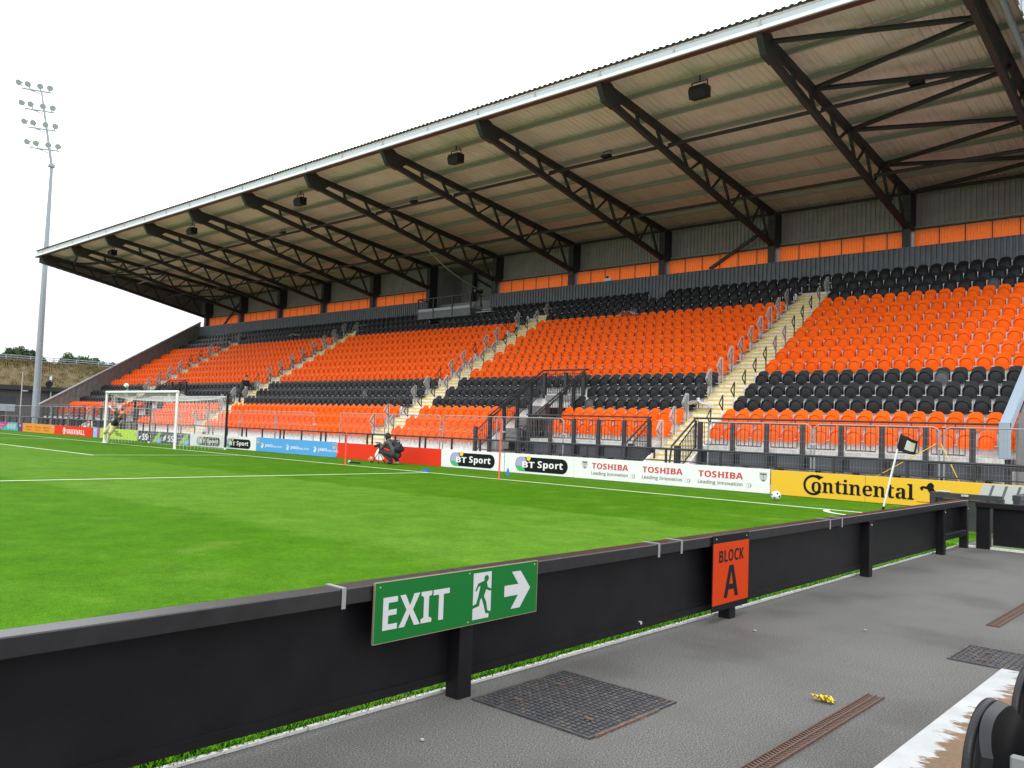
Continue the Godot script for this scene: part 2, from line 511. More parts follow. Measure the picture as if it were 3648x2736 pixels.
# ------------------------------------------------------------------ ground
func ground_and_pitch() -> void:
	var g := Geo.new()
	g.flat(Vector3(-400, -0.06, 300), Vector3(300, -0.06, 300), Vector3(300, -0.06, -400), Vector3(-400, -0.06, -400))
	structure("ground", g, tex_mat(0.02, [[0.10, 0.10, 0.09], [0.16, 0.16, 0.14]], [0.3, 0.7], 12.0, 0.9))
	# turf: one picture of the mowing and wear, metres -74..2.52 by -4..44
	var W := 1912
	var H := 1200
	var x0 := -74.0
	var z0 := -4.0
	var f := FastNoiseLite.new()
	f.seed = 5
	f.frequency = 0.22
	f.fractal_octaves = 4
	var f2 := FastNoiseLite.new()
	f2.seed = 9
	f2.frequency = 1.4
	f2.fractal_octaves = 2
	var im := Image.create(W, H, false, Image.FORMAT_RGB8)
	var light := Vector3(0.092, 0.204, 0.018)
	var dark := Vector3(0.055, 0.158, 0.004)
	for j in H:
		var z := z0 + (j + 0.5) / H * 48.0
		for i in W:
			var x := x0 + (i + 0.5) / W * 76.52
			var wob := f.get_noise_2d(x * 2.0, z * 2.0)
			# mown bands along the goal line and across it
			var a := sin((z - 0.0 + wob * 0.35) * PI / 5.5)
			var bnd := smoothstep(-0.10, 0.10, -a)
			var q := sin((x + 33.28 + wob * 0.4) * PI / 5.2)
			var bq := smoothstep(-0.12, 0.12, q)
			var t := clampf(bnd * 0.72 + bq * 0.20 + wob * 0.22, 0.0, 1.0)
			if z < -0.2:
				t *= 0.35
			var c := dark.lerp(light, t)
			var w2 := f2.get_noise_2d(x, z)
			c *= 1.0 + 0.16 * w2 + rng.randf_range(-0.14, 0.14)
			var dry := clampf((w2 * 0.5 + wob - 0.42) * 2.0, 0.0, 1.0)
			c = c.lerp(Vector3(0.16, 0.20, 0.05), dry * 0.35)
			im.set_pixel(i, j, Color(c.x, c.y, c.z).linear_to_srgb())
	var gm := mat(1, 1, 1, 0.9)
	gm.albedo_texture = ImageTexture.create_from_image(im)
	gm.metallic_specular = 0.12
	gm.detail_enabled = true
	gm.detail_blend_mode = BaseMaterial3D.BLEND_MODE_MUL
	gm.detail_uv_layer = BaseMaterial3D.DETAIL_UV_2
	gm.detail_albedo = noise_tex(0.07, [[0.52, 0.58, 0.40], [0.92, 0.94, 0.86], [1.0, 0.97, 1.0]], [0.22, 0.5, 0.75], false, 4.0, FastNoiseLite.TYPE_SIMPLEX, 5, 1024)
	gm.uv2_triplanar = true
	gm.uv2_world_triplanar = true
	gm.uv2_scale = Vector3.ONE / 1.9
	var pg := Geo.new()
	var P := [Vector3(x0, 0, z0), Vector3(2.505, 0, z0), Vector3(2.505, 0, z0 + 48), Vector3(x0, 0, z0 + 48)]
	pg.v.append_array([P[0], P[1], P[2], P[0], P[2], P[3]])
	for i in 6:
		pg.n.append(Vector3.UP)
	pg.u.append_array([Vector2(0, 0), Vector2(1, 0), Vector2(1, 1), Vector2(0, 0), Vector2(1, 1), Vector2(0, 1)])
	structure("pitch", pg, gm)
	# painted lines, a few millimetres of paint on the grass
	var y := 0.004
	var L := func(a: Vector2, b: Vector2, w: float) -> Geo:
		var q := Geo.new()
		var d := (b - a).normalized()
		var s := Vector2(-d.y, d.x) * w * 0.5
		q.flat(Vector3(a.x + s.x, y, a.y + s.y), Vector3(b.x + s.x, y, b.y + s.y), Vector3(b.x - s.x, y, b.y - s.y), Vector3(a.x - s.x, y, a.y - s.y))
		return q
	var gl := L.call(Vector2(-66.6, 0), Vector2(0.05, 0), 0.10)
	structure("goal_line", gl, M.line)
	structure("touch_line", L.call(Vector2(0, 0.06), Vector2(0, 44), 0.10), M.line)
	structure("goal_area_line", L.call(Vector2(-24.12, 0.06), Vector2(-24.12, 5.45), 0.10), M.line)
	structure("goal_area_line", L.call(Vector2(-42.4, 5.5), Vector2(-24.07, 5.5), 0.10), M.line)
	structure("goal_area_line", L.call(Vector2(-42.4, 0.06), Vector2(-42.4, 5.44), 0.10), M.line)
	structure("penalty_area_line", L.call(Vector2(-13.12, 0.06), Vector2(-13.12, 16.45), 0.10), M.line)
	structure("penalty_area_line", L.call(Vector2(-53.4, 16.5), Vector2(-13.07, 16.5), 0.10), M.line)
	structure("penalty_area_line", L.call(Vector2(-53.4, 0.06), Vector2(-53.4, 16.44), 0.10), M.line)
	var ca := Geo.new()
	for i in 10:
		var a0 := PI * 0.5 * i / 10 + PI * 0.5
		var a1 := PI * 0.5 * (i + 1) / 10 + PI * 0.5
		var p := func(a: float, r: float) -> Vector3: return Vector3(cos(a) * r, y + 0.002, sin(a) * r)
		ca.flat(p.call(a0, 0.86), p.call(a1, 0.86), p.call(a1, 0.97), p.call(a0, 0.97))
	structure("corner_arc", ca, M.line)
	# grass blades where the turf is close enough to show them
	var tuft := Geo.new()
	for i in 5:
		var a := TAU * i / 5.0 + 0.3 * i
		var o := Vector3(cos(a), 0, sin(a)) * 0.010
		var side := Vector3(-sin(a), 0, cos(a)) * 0.0022
		var top := o * 2.2 + Vector3(0, 0.011 + 0.003 * (i % 3), 0)
		tuft.tri(o - side, o + side, top, (Vector3.UP * 3.0 + o.normalized() * 0.5).normalized())
	var bm := mat(1, 1, 1, 0.75)
	bm.vertex_color_use_as_albedo = true
	bm.metallic_specular = 0.15
	bm.backlight_enabled = true
	bm.backlight = Color(0.25, 0.45, 0.06)
	var buf := PackedFloat32Array()
	var cnt := 0
	while cnt < 15000:
		var x := rng.randf_range(2.20, 2.50)
		var z := rng.randf_range(3.9, 17.2)
		var s := rng.randf_range(1.2, 2.4)
		var an := rng.randf() * TAU
		var ca2 := cos(an) * s
		var sa := sin(an) * s
		buf.append_array([ca2, 0, sa, x, 0, s * rng.randf_range(0.8, 1.2), 0, 0, -sa, 0, ca2, z])
		var px := clampi(int((x - x0) / 76.52 * W), 0, W - 1)
		var pz := clampi(int((z - z0) / 48.0 * H), 0, H - 1)
		var c := im.get_pixel(px, pz).srgb_to_linear()
		var k := rng.randf_range(1.9, 3.0)
		var yl := rng.randf_range(0.0, 0.35) if rng.randf() < 0.25 else 0.0
		buf.append_array([c.r * k * (1.0 + yl), c.g * k, c.b * k, 1.0])
		cnt += 1
	var mm := MultiMesh.new()
	mm.transform_format = MultiMesh.TRANSFORM_3D
	mm.use_colors = true
	mm.mesh = tuft.mesh()
	mm.instance_count = cnt
	mm.buffer = buf
	var mi := MultiMeshInstance3D.new()
	mi.multimesh = mm
	mi.material_override = bm
	mi.name = "grass"
	add_child(mi, true)
	mi.set_meta("label", "short bright green turf blades along the near edge of the pitch")
	mi.set_meta("category", "grass")
	mi.set_meta("kind", "stuff")
	# walkway, kerb
	var ag := Geo.new()
	ag.flat(Vector3(2.5, -0.006, 60), Vector3(30, -0.006, 60), Vector3(30, -0.006, -8), Vector3(2.5, -0.006, -8))
	structure("path", ag, M.asphalt)
	var kg := Geo.new()
	var z1 := 24.0
	while z1 > 4.1:
		var z2 := maxf(z1 - 0.915, 4.06)
		kg.box(Vector3(2.516 + rng.randf_range(-0.003, 0.003), -0.034, (z1 + z2) * 0.5), Vector3(0.027, 0.085 + rng.randf_range(-0.005, 0.005), z1 - z2 - 0.008))
		z1 = z2
	structure("kerb", kg, M.kerb)
	var k2 := Geo.new()
	k2.box(Vector3(6.0, -0.02, 4.03), Vector3(7.0, 0.08, 0.06))
	structure("kerb", k2, M.kerb)
	# grass strip behind the second barrier run
	var v2 := Geo.new()
	v2.box(Vector3(6.1, -0.03, 3.8), Vector3(6.8, 0.06, 0.38))
	structure("grass_verge", v2, tex_mat(0.2, [[0.05, 0.14, 0.01], [0.12, 0.26, 0.03]], [0.3, 0.7], 0.5, 0.9))
	var cg := Geo.new()
	cg.flat(Vector3(-68, -0.002, -4.0), Vector3(8, -0.002, -4.0), Vector3(8, -0.002, -8.5), Vector3(-68, -0.002, -8.5))
	structure("stand_apron", cg, M.concdark)

# ------------------------------------------------------------------ the stand
var stand: Node3D

func spans(k: int) -> Array:      # x stretches of terrace in row k
	var cuts := []
	if k <= 4:
		cuts.append_array(VOMS)
	if k <= 0:
		cuts.append_array(PLATS)
	cuts.sort_custom(func(a, b): return a[0] < b[0])
	var out := []
	var x := XL - 0.15
	for c in cuts:
		if c[0] - x > 0.2:
			out.append([x, c[0]])
		x = maxf(x, c[1])
	if XR + 0.1 - x > 0.2:
		out.append([x, XR + 0.1])
	return out

func terrace() -> void:
	stand = thing("grandstand", "long roofed grandstand with orange and black seating on concrete terraces", "grandstand")
	for k in range(0, 16):
		for s in spans(k):
			var g := Geo.new()
			var y := hy(k - 1)
			g.span(Vector3(s[0], y - 0.52, hz(k) - 0.14), Vector3(s[1], y, hz(k - 1) - 0.08))
			part("terrace_tier", g, M.conc, stand)
	# front wall below row 0
	for s in spans(0):
		var g := Geo.new()
		g.span(Vector3(s[0], -0.05, hz(-1) - 0.30), Vector3(s[1], 0.40, hz(-1) - 0.10))
		part("front_wall", g, M.conc, stand)
	# stair aisles: three steps to a row, yellow nosings
	var tread := Geo.new()
	tread.box(Vector3(0, -0.0825, 0), Vector3(1.5, 0.165, 0.27))
	var nose := Geo.new()
	nose.box(Vector3(0, -0.026, 0.098), Vector3(1.46, 0.058, 0.08))
	var tm := tread.mesh()
	var nm := nose.mesh()
	for ai in 4:
		var xc: float = (AISLES[ai][0] + AISLES[ai][1]) * 0.5
		var st := holder("stair_aisle", stand)
		for k in range(-1, 15):
			for j in range(0, 3):
				var y := hy(k - 1) + 0.165 * j
				if y < 0.05:
					continue
				if k == 14 and j > 0 or k < 14 or j == 0:
					var zr := hz(k) - 0.08
					var z := hz(k - 1) - 0.08 - 0.135 if j == 0 else zr + 0.27 * (3 - j) - 0.135
					if j > 0:
						var t := part("step", tm, M.conc, st)
						t.position = Vector3(xc, y, z)
						if k < 0 or k == 0:
							pass
					var nn := part("nosing", nm, M.yellow, st)
					nn.position = Vector3(xc, y + 0.003, (z if j > 0 else z) + 0.003)
		# bottom flight blocks under the first steps
		var g := Geo.new()
		g.span(Vector3(AISLES[ai][0], -0.05, hz(0) - 0.1), Vector3(AISLES[ai][1], hy(-1) - 0.002, hz(-1) - 0.08))
		g.span(Vector3(AISLES[ai][0] + 0.002, -0.05, hz(-1) - 0.1), Vector3(AISLES[ai][1] - 0.002, 0.10, hz(-1) + 0.46))
		part("flight_base", g, M.conc, st)
		for sx in [AISLES[ai][0] - 0.05, AISLES[ai][1] + 0.05]:
			if ai == 0 or ai == 3:
				var sg := Geo.new()
				sg.prism(PackedVector2Array([Vector2(0, 0), Vector2(1.75, 1.085), Vector2(2.4, 1.085), Vector2(2.4, 0.0)]), 0.10, Transform3D(Basis(Vector3(0, 0, -1), Vector3.UP, Vector3(1, 0, 0)), Vector3(sx - 0.05, -0.02, -5.62)))
				part("stringer", sg, M.conc, st)
	# dark closing wall below the terrace, behind the platforms
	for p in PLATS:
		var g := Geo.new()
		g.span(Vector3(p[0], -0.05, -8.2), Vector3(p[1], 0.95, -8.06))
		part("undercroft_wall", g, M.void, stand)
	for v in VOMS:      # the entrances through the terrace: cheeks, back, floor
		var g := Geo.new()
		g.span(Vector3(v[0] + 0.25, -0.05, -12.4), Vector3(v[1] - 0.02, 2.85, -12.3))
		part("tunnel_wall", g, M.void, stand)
		# stepped concrete cheek ends of the tiers
		for side in 2:
			for k in range(0, 5):
				var c := Geo.new()
				var xe: float = v[side]
				var xs := xe - 0.10 if side == 0 else xe + 0.002
				c.span(Vector3(xs + 0.1 if side == 0 else xs - 0.1, hy(k - 1) - 0.34, hz(k) - 0.30), Vector3(xs + 0.202 if side == 0 else xs - 0.202, hy(k - 1) + 0.02, hz(k - 1) - 0.06))
				part("tier_end", c, M.concdark, stand)
		var l := Geo.new()
		l.span(Vector3(v[0] + 0.21, hy(4) - 0.22, hz(4) - 0.75), Vector3(v[1] - 0.21, hy(4) + 0.004, hz(4) - 0.02))
		part("tunnel_lintel", l, M.concdark, stand)

func walls_and_roof() -> void:
	# ribbed parapet behind the top row, with the camera bay left open
	for s in [[-66.3, -35.5], [-29.75, 1.2]]:
		var g := Geo.new()
		g.corr(s[0], s[1], 0.21, 0.06, func(x, o, t): return Vector3(x, lerpf(8.2, 9.58, t), -19.57 + o))
		g.span(Vector3(s[0], 9.575, -19.62), Vector3(s[1], 9.605, -19.50))
		part("parapet_cladding", g, M.clad, stand)
	var back := Geo.new()
	back.span(Vector3(-66.3, 0.0, -20.75), Vector3(1.2, 9.50, -20.65))
	part("back_wall", back, M.wallgrey, stand)
	for s in [[-66.3, -35.45], [-29.85, 1.2]]:
		var g := Geo.new()
		g.corr(s[0], s[1], 0.2, 0.05, func(x, o, t): return Vector3(x, lerpf(10.42, roof_y(-20.3) + 0.05, t), -20.36 + o))
		part("upper_wall_cladding", g, M.wallgrey, stand)
		var r := Geo.new()
		r.bar(Vector3(s[0], 10.47, -20.22), Vector3(s[1], 10.47, -20.22), 0.10, 0.06)
		r.bar(Vector3(s[0], 10.58, -20.24), Vector3(s[1], 10.58, -20.24), 0.06, 0.05)
		part("sheeting_rail", r, M.purlin, stand)
	# camera bay: recess with its own back and sides
	var rec := Geo.new()
	rec.corr(-35.5, -29.75, 0.2, 0.03, func(x, o, t): return Vector3(x, lerpf(8.3, 12.0, t), -22.6 + o))
	rec.flat(Vector3(-35.46, 8.3, -20.3), Vector3(-35.46, 8.3, -22.6), Vector3(-35.46, 12.0, -22.6), Vector3(-35.46, 12.0, -20.3))
	rec.flat(Vector3(-29.8, 8.3, -20.3), Vector3(-29.8, 8.3, -22.6), Vector3(-29.8, 12.0, -22.6), Vector3(-29.8, 12.0, -20.3))
	rec.flat(Vector3(-35.46, 11.86, -20.3), Vector3(-29.8, 11.86, -20.3), Vector3(-29.8, 11.80, -22.6), Vector3(-35.46, 11.80, -22.6))
	rec.corr(-35.5, -29.75, 0.2, 0.03, func(x, o, t): return Vector3(x, lerpf(11.84, roof_y(-20.3) + 0.05, t), -20.36 + o))
	part("camera_bay_wall", rec, M.wallgrey, stand)
	var fl := Geo.new()
	fl.span(Vector3(-35.4, 8.2, -22.6), Vector3(-29.8, 8.6, -19.5))
	part("camera_bay_floor", fl, M.concdark, stand)
	var brc := Geo.new()
	brc.bar(Vector3(-33.9, 11.4, -22.4), Vector3(-30.2, 9.6, -22.4), 0.12, 0.12)
	brc.bar(Vector3(-34.0, 8.6, -22.35), Vector3(-34.0, 11.9, -22.35), 0.2, 0.2)
	part("bay_brace", brc, M.steel, stand)
	# balcony
	var bal := holder("camera_balcony", stand)
	var bf := Geo.new()
	bf.span(Vector3(-35.4, 8.26, -19.6), Vector3(-30.5, 8.72, -18.62))
	part("balcony_fascia", bf, M.wallgrey if false else M.clad, bal)
	var bt := Geo.new()
	for s in [[-35.35, -33.95], [-33.8, -32.2], [-32.05, -30.55]]:
		bt.span(Vector3(s[0], 8.73, -18.64), Vector3(s[1], 8.90, -18.60))
	bt.span(Vector3(-30.50, 8.73, -19.6), Vector3(-30.46, 8.90, -18.66))
	part("toe_board", bt, M.galv, bal)
	var br := Geo.new()
	for x in [-35.35, -33.88, -32.12, -30.5]:
		br.bar(Vector3(x, 8.3, -18.63), Vector3(x, 9.58, -18.63), 0.07, 0.07)
	br.bar(Vector3(-35.35, 9.56, -18.63), Vector3(-30.5, 9.56, -18.63), 0.06, 0.06)
	br.bar(Vector3(-30.5, 9.56, -18.63), Vector3(-30.5, 9.56, -19.7), 0.06, 0.06)
	br.bar(Vector3(-35.35, 9.56, -18.63), Vector3(-35.35, 9.56, -19.5), 0.06, 0.06)
	br.bar(Vector3(-30.5, 8.7, -19.5), Vector3(-30.5, 9.56, -19.5), 0.07, 0.07)
	part("balcony_rail", br, M.rail, bal)
	var bs := Geo.new()
	bs.span(Vector3(-30.3, 8.42, -19.5), Vector3(-29.0, 8.47, -18.9))
	bs.span(Vector3(-30.1, 8.60, -19.5), Vector3(-29.3, 8.65, -19.2))
	part("access_step", bs, M.galv, bal)
	# translucent orange sheets between the columns, one metre each
	var sheet := Geo.new()
	sheet.corr(-0.475, 0.475, 0.119, 0.028, func(x, o, t): return Vector3(x, lerpf(9.46, 10.43, t), o))
	var sm := sheet.mesh()
	var fr := Geo.new()
	for b in 11:
		var xa := -5.58 - 6.0 * b
		for j in 6:
			var x := xa + 0.7 + j * 0.98
			if x > 1.0 or (x > -35.9 and x < -29.4) or x < -66:
				continue
			var p := part("translucent_panel", sm, M.transl, stand)
			p.position = Vector3(x, 0, -20.0)
			fr.span(Vector3(x + 0.475, 9.44, -20.03), Vector3(x + 0.505, 10.44, -19.97))
	fr.bar(Vector3(-66.0, 10.42, -19.99), Vector3(-35.5, 10.42, -19.99), 0.06, 0.05)
	fr.bar(Vector3(-29.75, 10.42, -19.99), Vector3(1.0, 10.42, -19.99), 0.06, 0.05)
	part("panel_frame", fr, M.truss, stand)
	# columns
	for b in 12:
		var x := -5.58 - 6.0 * (b - 1)
		if b == 0:
			x = 0.0
		var g := Geo.new()
		g.span(Vector3(x - 0.17, 0.0, -20.30), Vector3(x + 0.17, 12.0, -20.26))
		g.span(Vector3(x - 0.17, 0.0, -19.66), Vector3(x + 0.17, roof_y(-19.6) - 0.35, -19.62))
		g.span(Vector3(x - 0.03, 0.0, -20.26), Vector3(x + 0.03, roof_y(-19.9) - 0.3, -19.66))
		g.span(Vector3(x + 0.13, 8.0, -20.26), Vector3(x + 0.15, roof_y(-19.9) - 0.3, -19.66))
		part("column", g, M.steel, stand)
	# cantilever trusses
	var tr := truss_parts()
	for b in 12:
		var x := -5.58 - 6.0 * (b - 1)
		if b == 0:
			x = 0.0
		if b == 11:
			x = -65.75
		var h := holder("roof_truss", stand)
		h.position = Vector3(x, 0, 0)
		for q in tr:
			part(q[0], q[1], M.truss, h)
	# purlins and tie beams
	for z in [-6.15, -7.75, -9.5, -11.3, -13.1, -14.9, -16.7, -18.6]:
		var g := Geo.new()
		var y := roof_y(z) - 0.14
		g.span(Vector3(-66.6, y - 0.08, z - 0.025), Vector3(0.9, y + 0.10, z + 0.025))
		g.span(Vector3(-66.6, y - 0.095, z - 0.02), Vector3(0.9, y - 0.075, z + 0.09))
		part("purlin", g, M.purlin, stand)
	for q in [[-10.3, 12.62], [-15.4, 11.62], [-19.7, 11.95]]:
		for b in 11:
			var xa := -5.58 - 6.0 * (b - 1)
			if b == 0:
				xa = 0.0
			var xb := -5.58 - 6.0 * b
			if b == 10:
				xb = -65.7
			var g := Geo.new()
			g.tube(Vector3(xa - 0.12, q[1], q[0]), Vector3(xb + 0.12, q[1], q[0]), 0.07, -1, 6)
			part("tie_beam", g, M.truss, stand)
	# diagonal bracing in the end bays
	for e in [[-5.58, 0.0], [-59.58, -65.7]]:
		var za := [-6.5, -9.8, -13.2, -16.6, -19.8]
		var zb := [-8.3, -11.4, -15.0, -18.4]
		for i in 4:
			for s in 2:
				var z1: float = za[i + s]
				var z2: float = zb[i]
				var g := Geo.new()
				g.tube(Vector3(e[0], roof_y(z1) - 0.40, z1), Vector3(e[1], roof_y(z2) - 0.40, z2), 0.085, -1, 6)
				part("wind_brace", g, M.truss, stand)
	for e in [[-59.6, -65.7, -16.6], [-59.6, -65.7, -12.0]]:
		var g := Geo.new()
		g.tube(Vector3(e[0], 12.2, e[2]), Vector3(e[1], 12.6, e[2] - 1.5), 0.05, -1, 6)
		part("wind_brace", g, M.galv, stand)
	for s in [[-12.0, 11.3, -14.9, 9.7], [-60.0, 11.4, -62.6, 9.6], [-18.2, 11.2, -20.8, 9.7]]:
		var g := Geo.new()
		g.bar(Vector3(s[0], s[1], -19.85), Vector3(s[2], s[3], -19.85), 0.14, 0.14)
		if s[0] != -18.2:
			part("wall_brace", g, M.steel, stand)
	# roof sheets, a metre wide each, ribs running down the slope
	var sh := Geo.new()
	for sgn in 2:
		var oy := 0.0 if sgn == 0 else 0.055
		sh.corr(-0.495, 0.495, 0.2475, 0.032, func(x, o, t): return Vector3(x, (roof_y(-5.92) if t < 0.5 else roof_y(-20.75)) + o + oy, -5.92 if t < 0.5 else -20.75))
	var osh := Geo.new()
	for oy in [0.065, 0.090]:
		osh.corr(-0.5, 0.5, 0.25, 0.04, func(x, o, t): return Vector3(x, (roof_y(-5.84) if t < 0.5 else roof_y(-20.8)) + o + oy, -5.84 if t < 0.5 else -20.8))
	var oshm := osh.mesh()
	sh.flat(Vector3(-0.495, roof_y(-5.92), -5.92), Vector3(0.495, roof_y(-5.92), -5.92), Vector3(0.495, roof_y(-5.92) + 0.055, -5.92), Vector3(-0.495, roof_y(-5.92) + 0.055, -5.92))
	var shm := sh.mesh()
	for i in 68:
		var p := part("roof_sheet", shm, M.roof, stand)
		p.position.x = -66.4 + i + 0.003 * (i % 3)
		p.position.y = 0.002 * (i % 2)
		var q := part("outer_sheet", oshm, M.roof_top, p)
		q.position.x = -0.002 * (i % 3)
	# front gutter: white lip, strip light glazing above with brackets
	var gu := Geo.new()
	gu.span(Vector3(-66.9, 13.655, -5.94), Vector3(1.15, 13.675, -5.74))
	gu.span(Vector3(-66.9, 13.655, -5.74), Vector3(1.15, 13.765, -5.72))
	gu.span(Vector3(-66.9, 13.655, -5.96), Vector3(1.15, 13.80, -5.94))
	part("gutter", gu, M.gutter, stand)
	var sl := Geo.new()
	sl.flat(Vector3(-66.9, 13.80, -5.90), Vector3(1.1, 13.80, -5.90), Vector3(1.1, 14.04, -5.90), Vector3(-66.9, 14.04, -5.90))
	part("glazing_strip", sl, M.strip, stand)
	var sb := Geo.new()
	for i in 23:
		sb.span(Vector3(0.42 - 3.0 * i - 0.03, 13.78, -5.92), Vector3(0.42 - 3.0 * i + 0.03, 14.05, -5.87))
	sb.span(Vector3(-66.9, 13.785, -5.92), Vector3(1.1, 13.825, -5.86))
	part("gutter_bracket", sb, M.purlin, stand)
	var lip := Geo.new()
	lip.span(Vector3(-66.9, 13.615, -6.02), Vector3(1.1, 13.65, -5.80))
	part("fascia_lip", lip, mat(0.10, 0.025, 0.025, 0.5), stand)
	# gable sheets at both ends of the roof, down to the bottom chord
	var bot := func(z: float) -> float: return 13.15 - 0.181 * (-z - 6.2)
	for xg in [-66.55, 1.0]:
		var g := Geo.new()
		var k := 58
		for i in k:
			var zz := -6.0 - 14.7 * i / k
			var dz := -14.7 / k
			var o := 0.02 if i % 2 == 0 else -0.02
			g.flat(Vector3(xg + o, bot.call(zz), zz), Vector3(xg + o, bot.call(zz + dz), zz + dz), Vector3(xg + o, roof_y(zz + dz) + 0.1, zz + dz), Vector3(xg + o, roof_y(zz) + 0.1, zz))
			g.flat(Vector3(xg + 0.02, bot.call(zz), zz), Vector3(xg - 0.02, bot.call(zz), zz), Vector3(xg - 0.02, roof_y(zz) + 0.1, zz), Vector3(xg + 0.02, roof_y(zz) + 0.1, zz))
		part("gable_sheet", g, M.gable if xg < 0 else M.galv, stand)
	var tube := Geo.new()
	tube.tube(Vector3(0.62, 13.45, -5.9), Vector3(0.62, 10.9, -19.5), 0.10, -1, 10)
	for i in 7:
		var z := -7.0 - 2.0 * i
		tube.bar(Vector3(0.62, bot.call(z) + 0.3, z), Vector3(1.0, bot.call(z) + 0.35, z), 0.05, 0.05)
	part("edge_tube", tube, M.mastgrey, stand)
	# raking end screens
	var k2 := 60
	var es := Geo.new()
	for i in k2:
		var za := -6.9 - 12.75 * i / k2
		var zb := za - 12.75 / k2
		var o := 0.02 if i % 2 == 0 else -0.02
		var za2 := za
		es.flat(Vector3(-66.35 + o, 0.0, za), Vector3(-66.35 + o, 0.0, zb), Vector3(-66.35 + o, slope_y(zb) - 0.06, zb), Vector3(-66.35 + o, slope_y(za) - 0.06, za))
		es.flat(Vector3(-66.33, 0.0, za2), Vector3(-66.37, 0.0, za2), Vector3(-66.37, slope_y(za) - 0.06, za2), Vector3(-66.33, slope_y(za) - 0.06, za2))
	es.span(Vector3(-66.5, 8.0, -20.7), Vector3(-66.34, 9.55, -19.65))
	part("end_screen", es, M.gable, stand)
	var cap := Geo.new()
	cap.bar(Vector3(-66.35, slope_y(-6.6), -6.6), Vector3(-66.35, slope_y(-19.65), -19.65), 0.14, 0.10)
	part("screen_capping", cap, M.galv, stand)
	var ew := Geo.new()
	ew.prism(PackedVector2Array([Vector2(7.1, 0.3), Vector2(7.1, slope_y(-7.1) - 0.3), Vector2(19.7, slope_y(-19.7) - 0.3), Vector2(19.7, 0.0)]), 0.06, Transform3D(Basis(Vector3(0, 0, -1), Vector3.UP, Vector3(1, 0, 0)), Vector3(1.0, 0, 0)))
	part("end_screen", ew, M.gable, stand)
	var rk := Geo.new()
	rk.cbox(Vector3(0.97, 1.56, -6.06), Vector3(0.23, 0.9, 0.20), 0.012)
	var a := Vector3(0.97, 2.0 - 0.13, -6.1)
	var b := Vector3(0.97, 2.0 - 0.13 + 0.6185 * 13.6, -19.7)
	rk.bar(a, b, 0.23, 0.24)
	part("end_raker", rk, M.raker, stand)
	var st2 := Geo.new()
	st2.bar(Vector3(1.35, 0.1, -6.6), Vector3(1.35, 2.6, -8.3), 0.14, 0.14)
	st2.bar(Vector3(1.05, 0.9, -6.2), Vector3(2.6, 0.9, -6.2), 0.12, 0.16)
	st2.bar(Vector3(1.0, 0.0, -6.3), Vector3(1.0, 1.1, -6.3), 0.14, 0.14)
	st2.bar(Vector3(1.9, 0.0, -6.6), Vector3(1.9, 3.4, -9.4), 0.12, 0.12)
	part("end_strut", st2, M.steel, stand)

func truss_parts() -> Array:
	var out := []
	var tc := func(z: float) -> float: return roof_y(z) - 0.40       # centre of the top chord
	var bc := func(z: float) -> float: return 13.20 - 0.2015 * (-z - 6.33)
	var g := Geo.new()
	g.bar(Vector3(0, tc.call(-6.35), -6.35), Vector3(0, tc.call(-19.7), -19.7), 0.20, 0.25)
	out.append(["top_chord", g])
	g = Geo.new()
	g.bar(Vector3(0, bc.call(-6.6), -6.6), Vector3(0, bc.call(-19.65), -19.65), 0.18, 0.23)
	out.append(["bottom_chord", g])
	g = Geo.new()
	g.prism(PackedVector2Array([Vector2(5.82, 13.60), Vector2(6.15, 13.05), Vector2(6.75, 12.96), Vector2(7.25, 13.32), Vector2(6.5, 13.80), Vector2(5.9, 13.88)]), 0.204, Transform3D(Basis(Vector3(0, 0, -1), Vector3.UP, Vector3(1, 0, 0)), Vector3(-0.102, 0, 0)))
	out.append(["nose_plate", g])
	var zt := [-8.6, -9.5, -11.3, -13.1, -14.8, -16.6, -18.4]
	var zb := [-8.5, -10.1, -12.0, -13.8, -15.6, -17.5]
	g = Geo.new()
	g.bar(Vector3(0, tc.call(-8.2), -8.2), Vector3(0, bc.call(-8.4), -8.4), 0.1, 0.1, Vector3.RIGHT)
	out.append(["web_member", g])
	for i in range(1, 6):
		g = Geo.new()
		g.bar(Vector3(0, tc.call(zt[i]), zt[i]), Vector3(0, bc.call(zb[i]), zb[i]), 0.10, 0.10, Vector3.RIGHT)
		out.append(["web_member", g])
		g = Geo.new()
		g.bar(Vector3(0, bc.call(zb[i]), zb[i]), Vector3(0, tc.call(zt[i + 1]), zt[i + 1]), 0.08, 0.08, Vector3.RIGHT)
		out.append(["web_member", g])
	g = Geo.new()
	g.bar(Vector3(0, tc.call(-18.4), -18.4), Vector3(0, bc.call(-19.3), -19.3), 0.10, 0.10, Vector3.RIGHT)
	out.append(["web_member", g])
	g = Geo.new()
	g.span(Vector3(-0.16, 10.40, -19.62), Vector3(0.16, 10.72, -19.58))
	for sx in [-0.07, 0.07]:
		for sy in [10.48, 10.60]:
			g.ball(Vector3(sx, sy, -19.57), 0.025, 6, 4)
	out.append(["joint_plate", g])
	return out

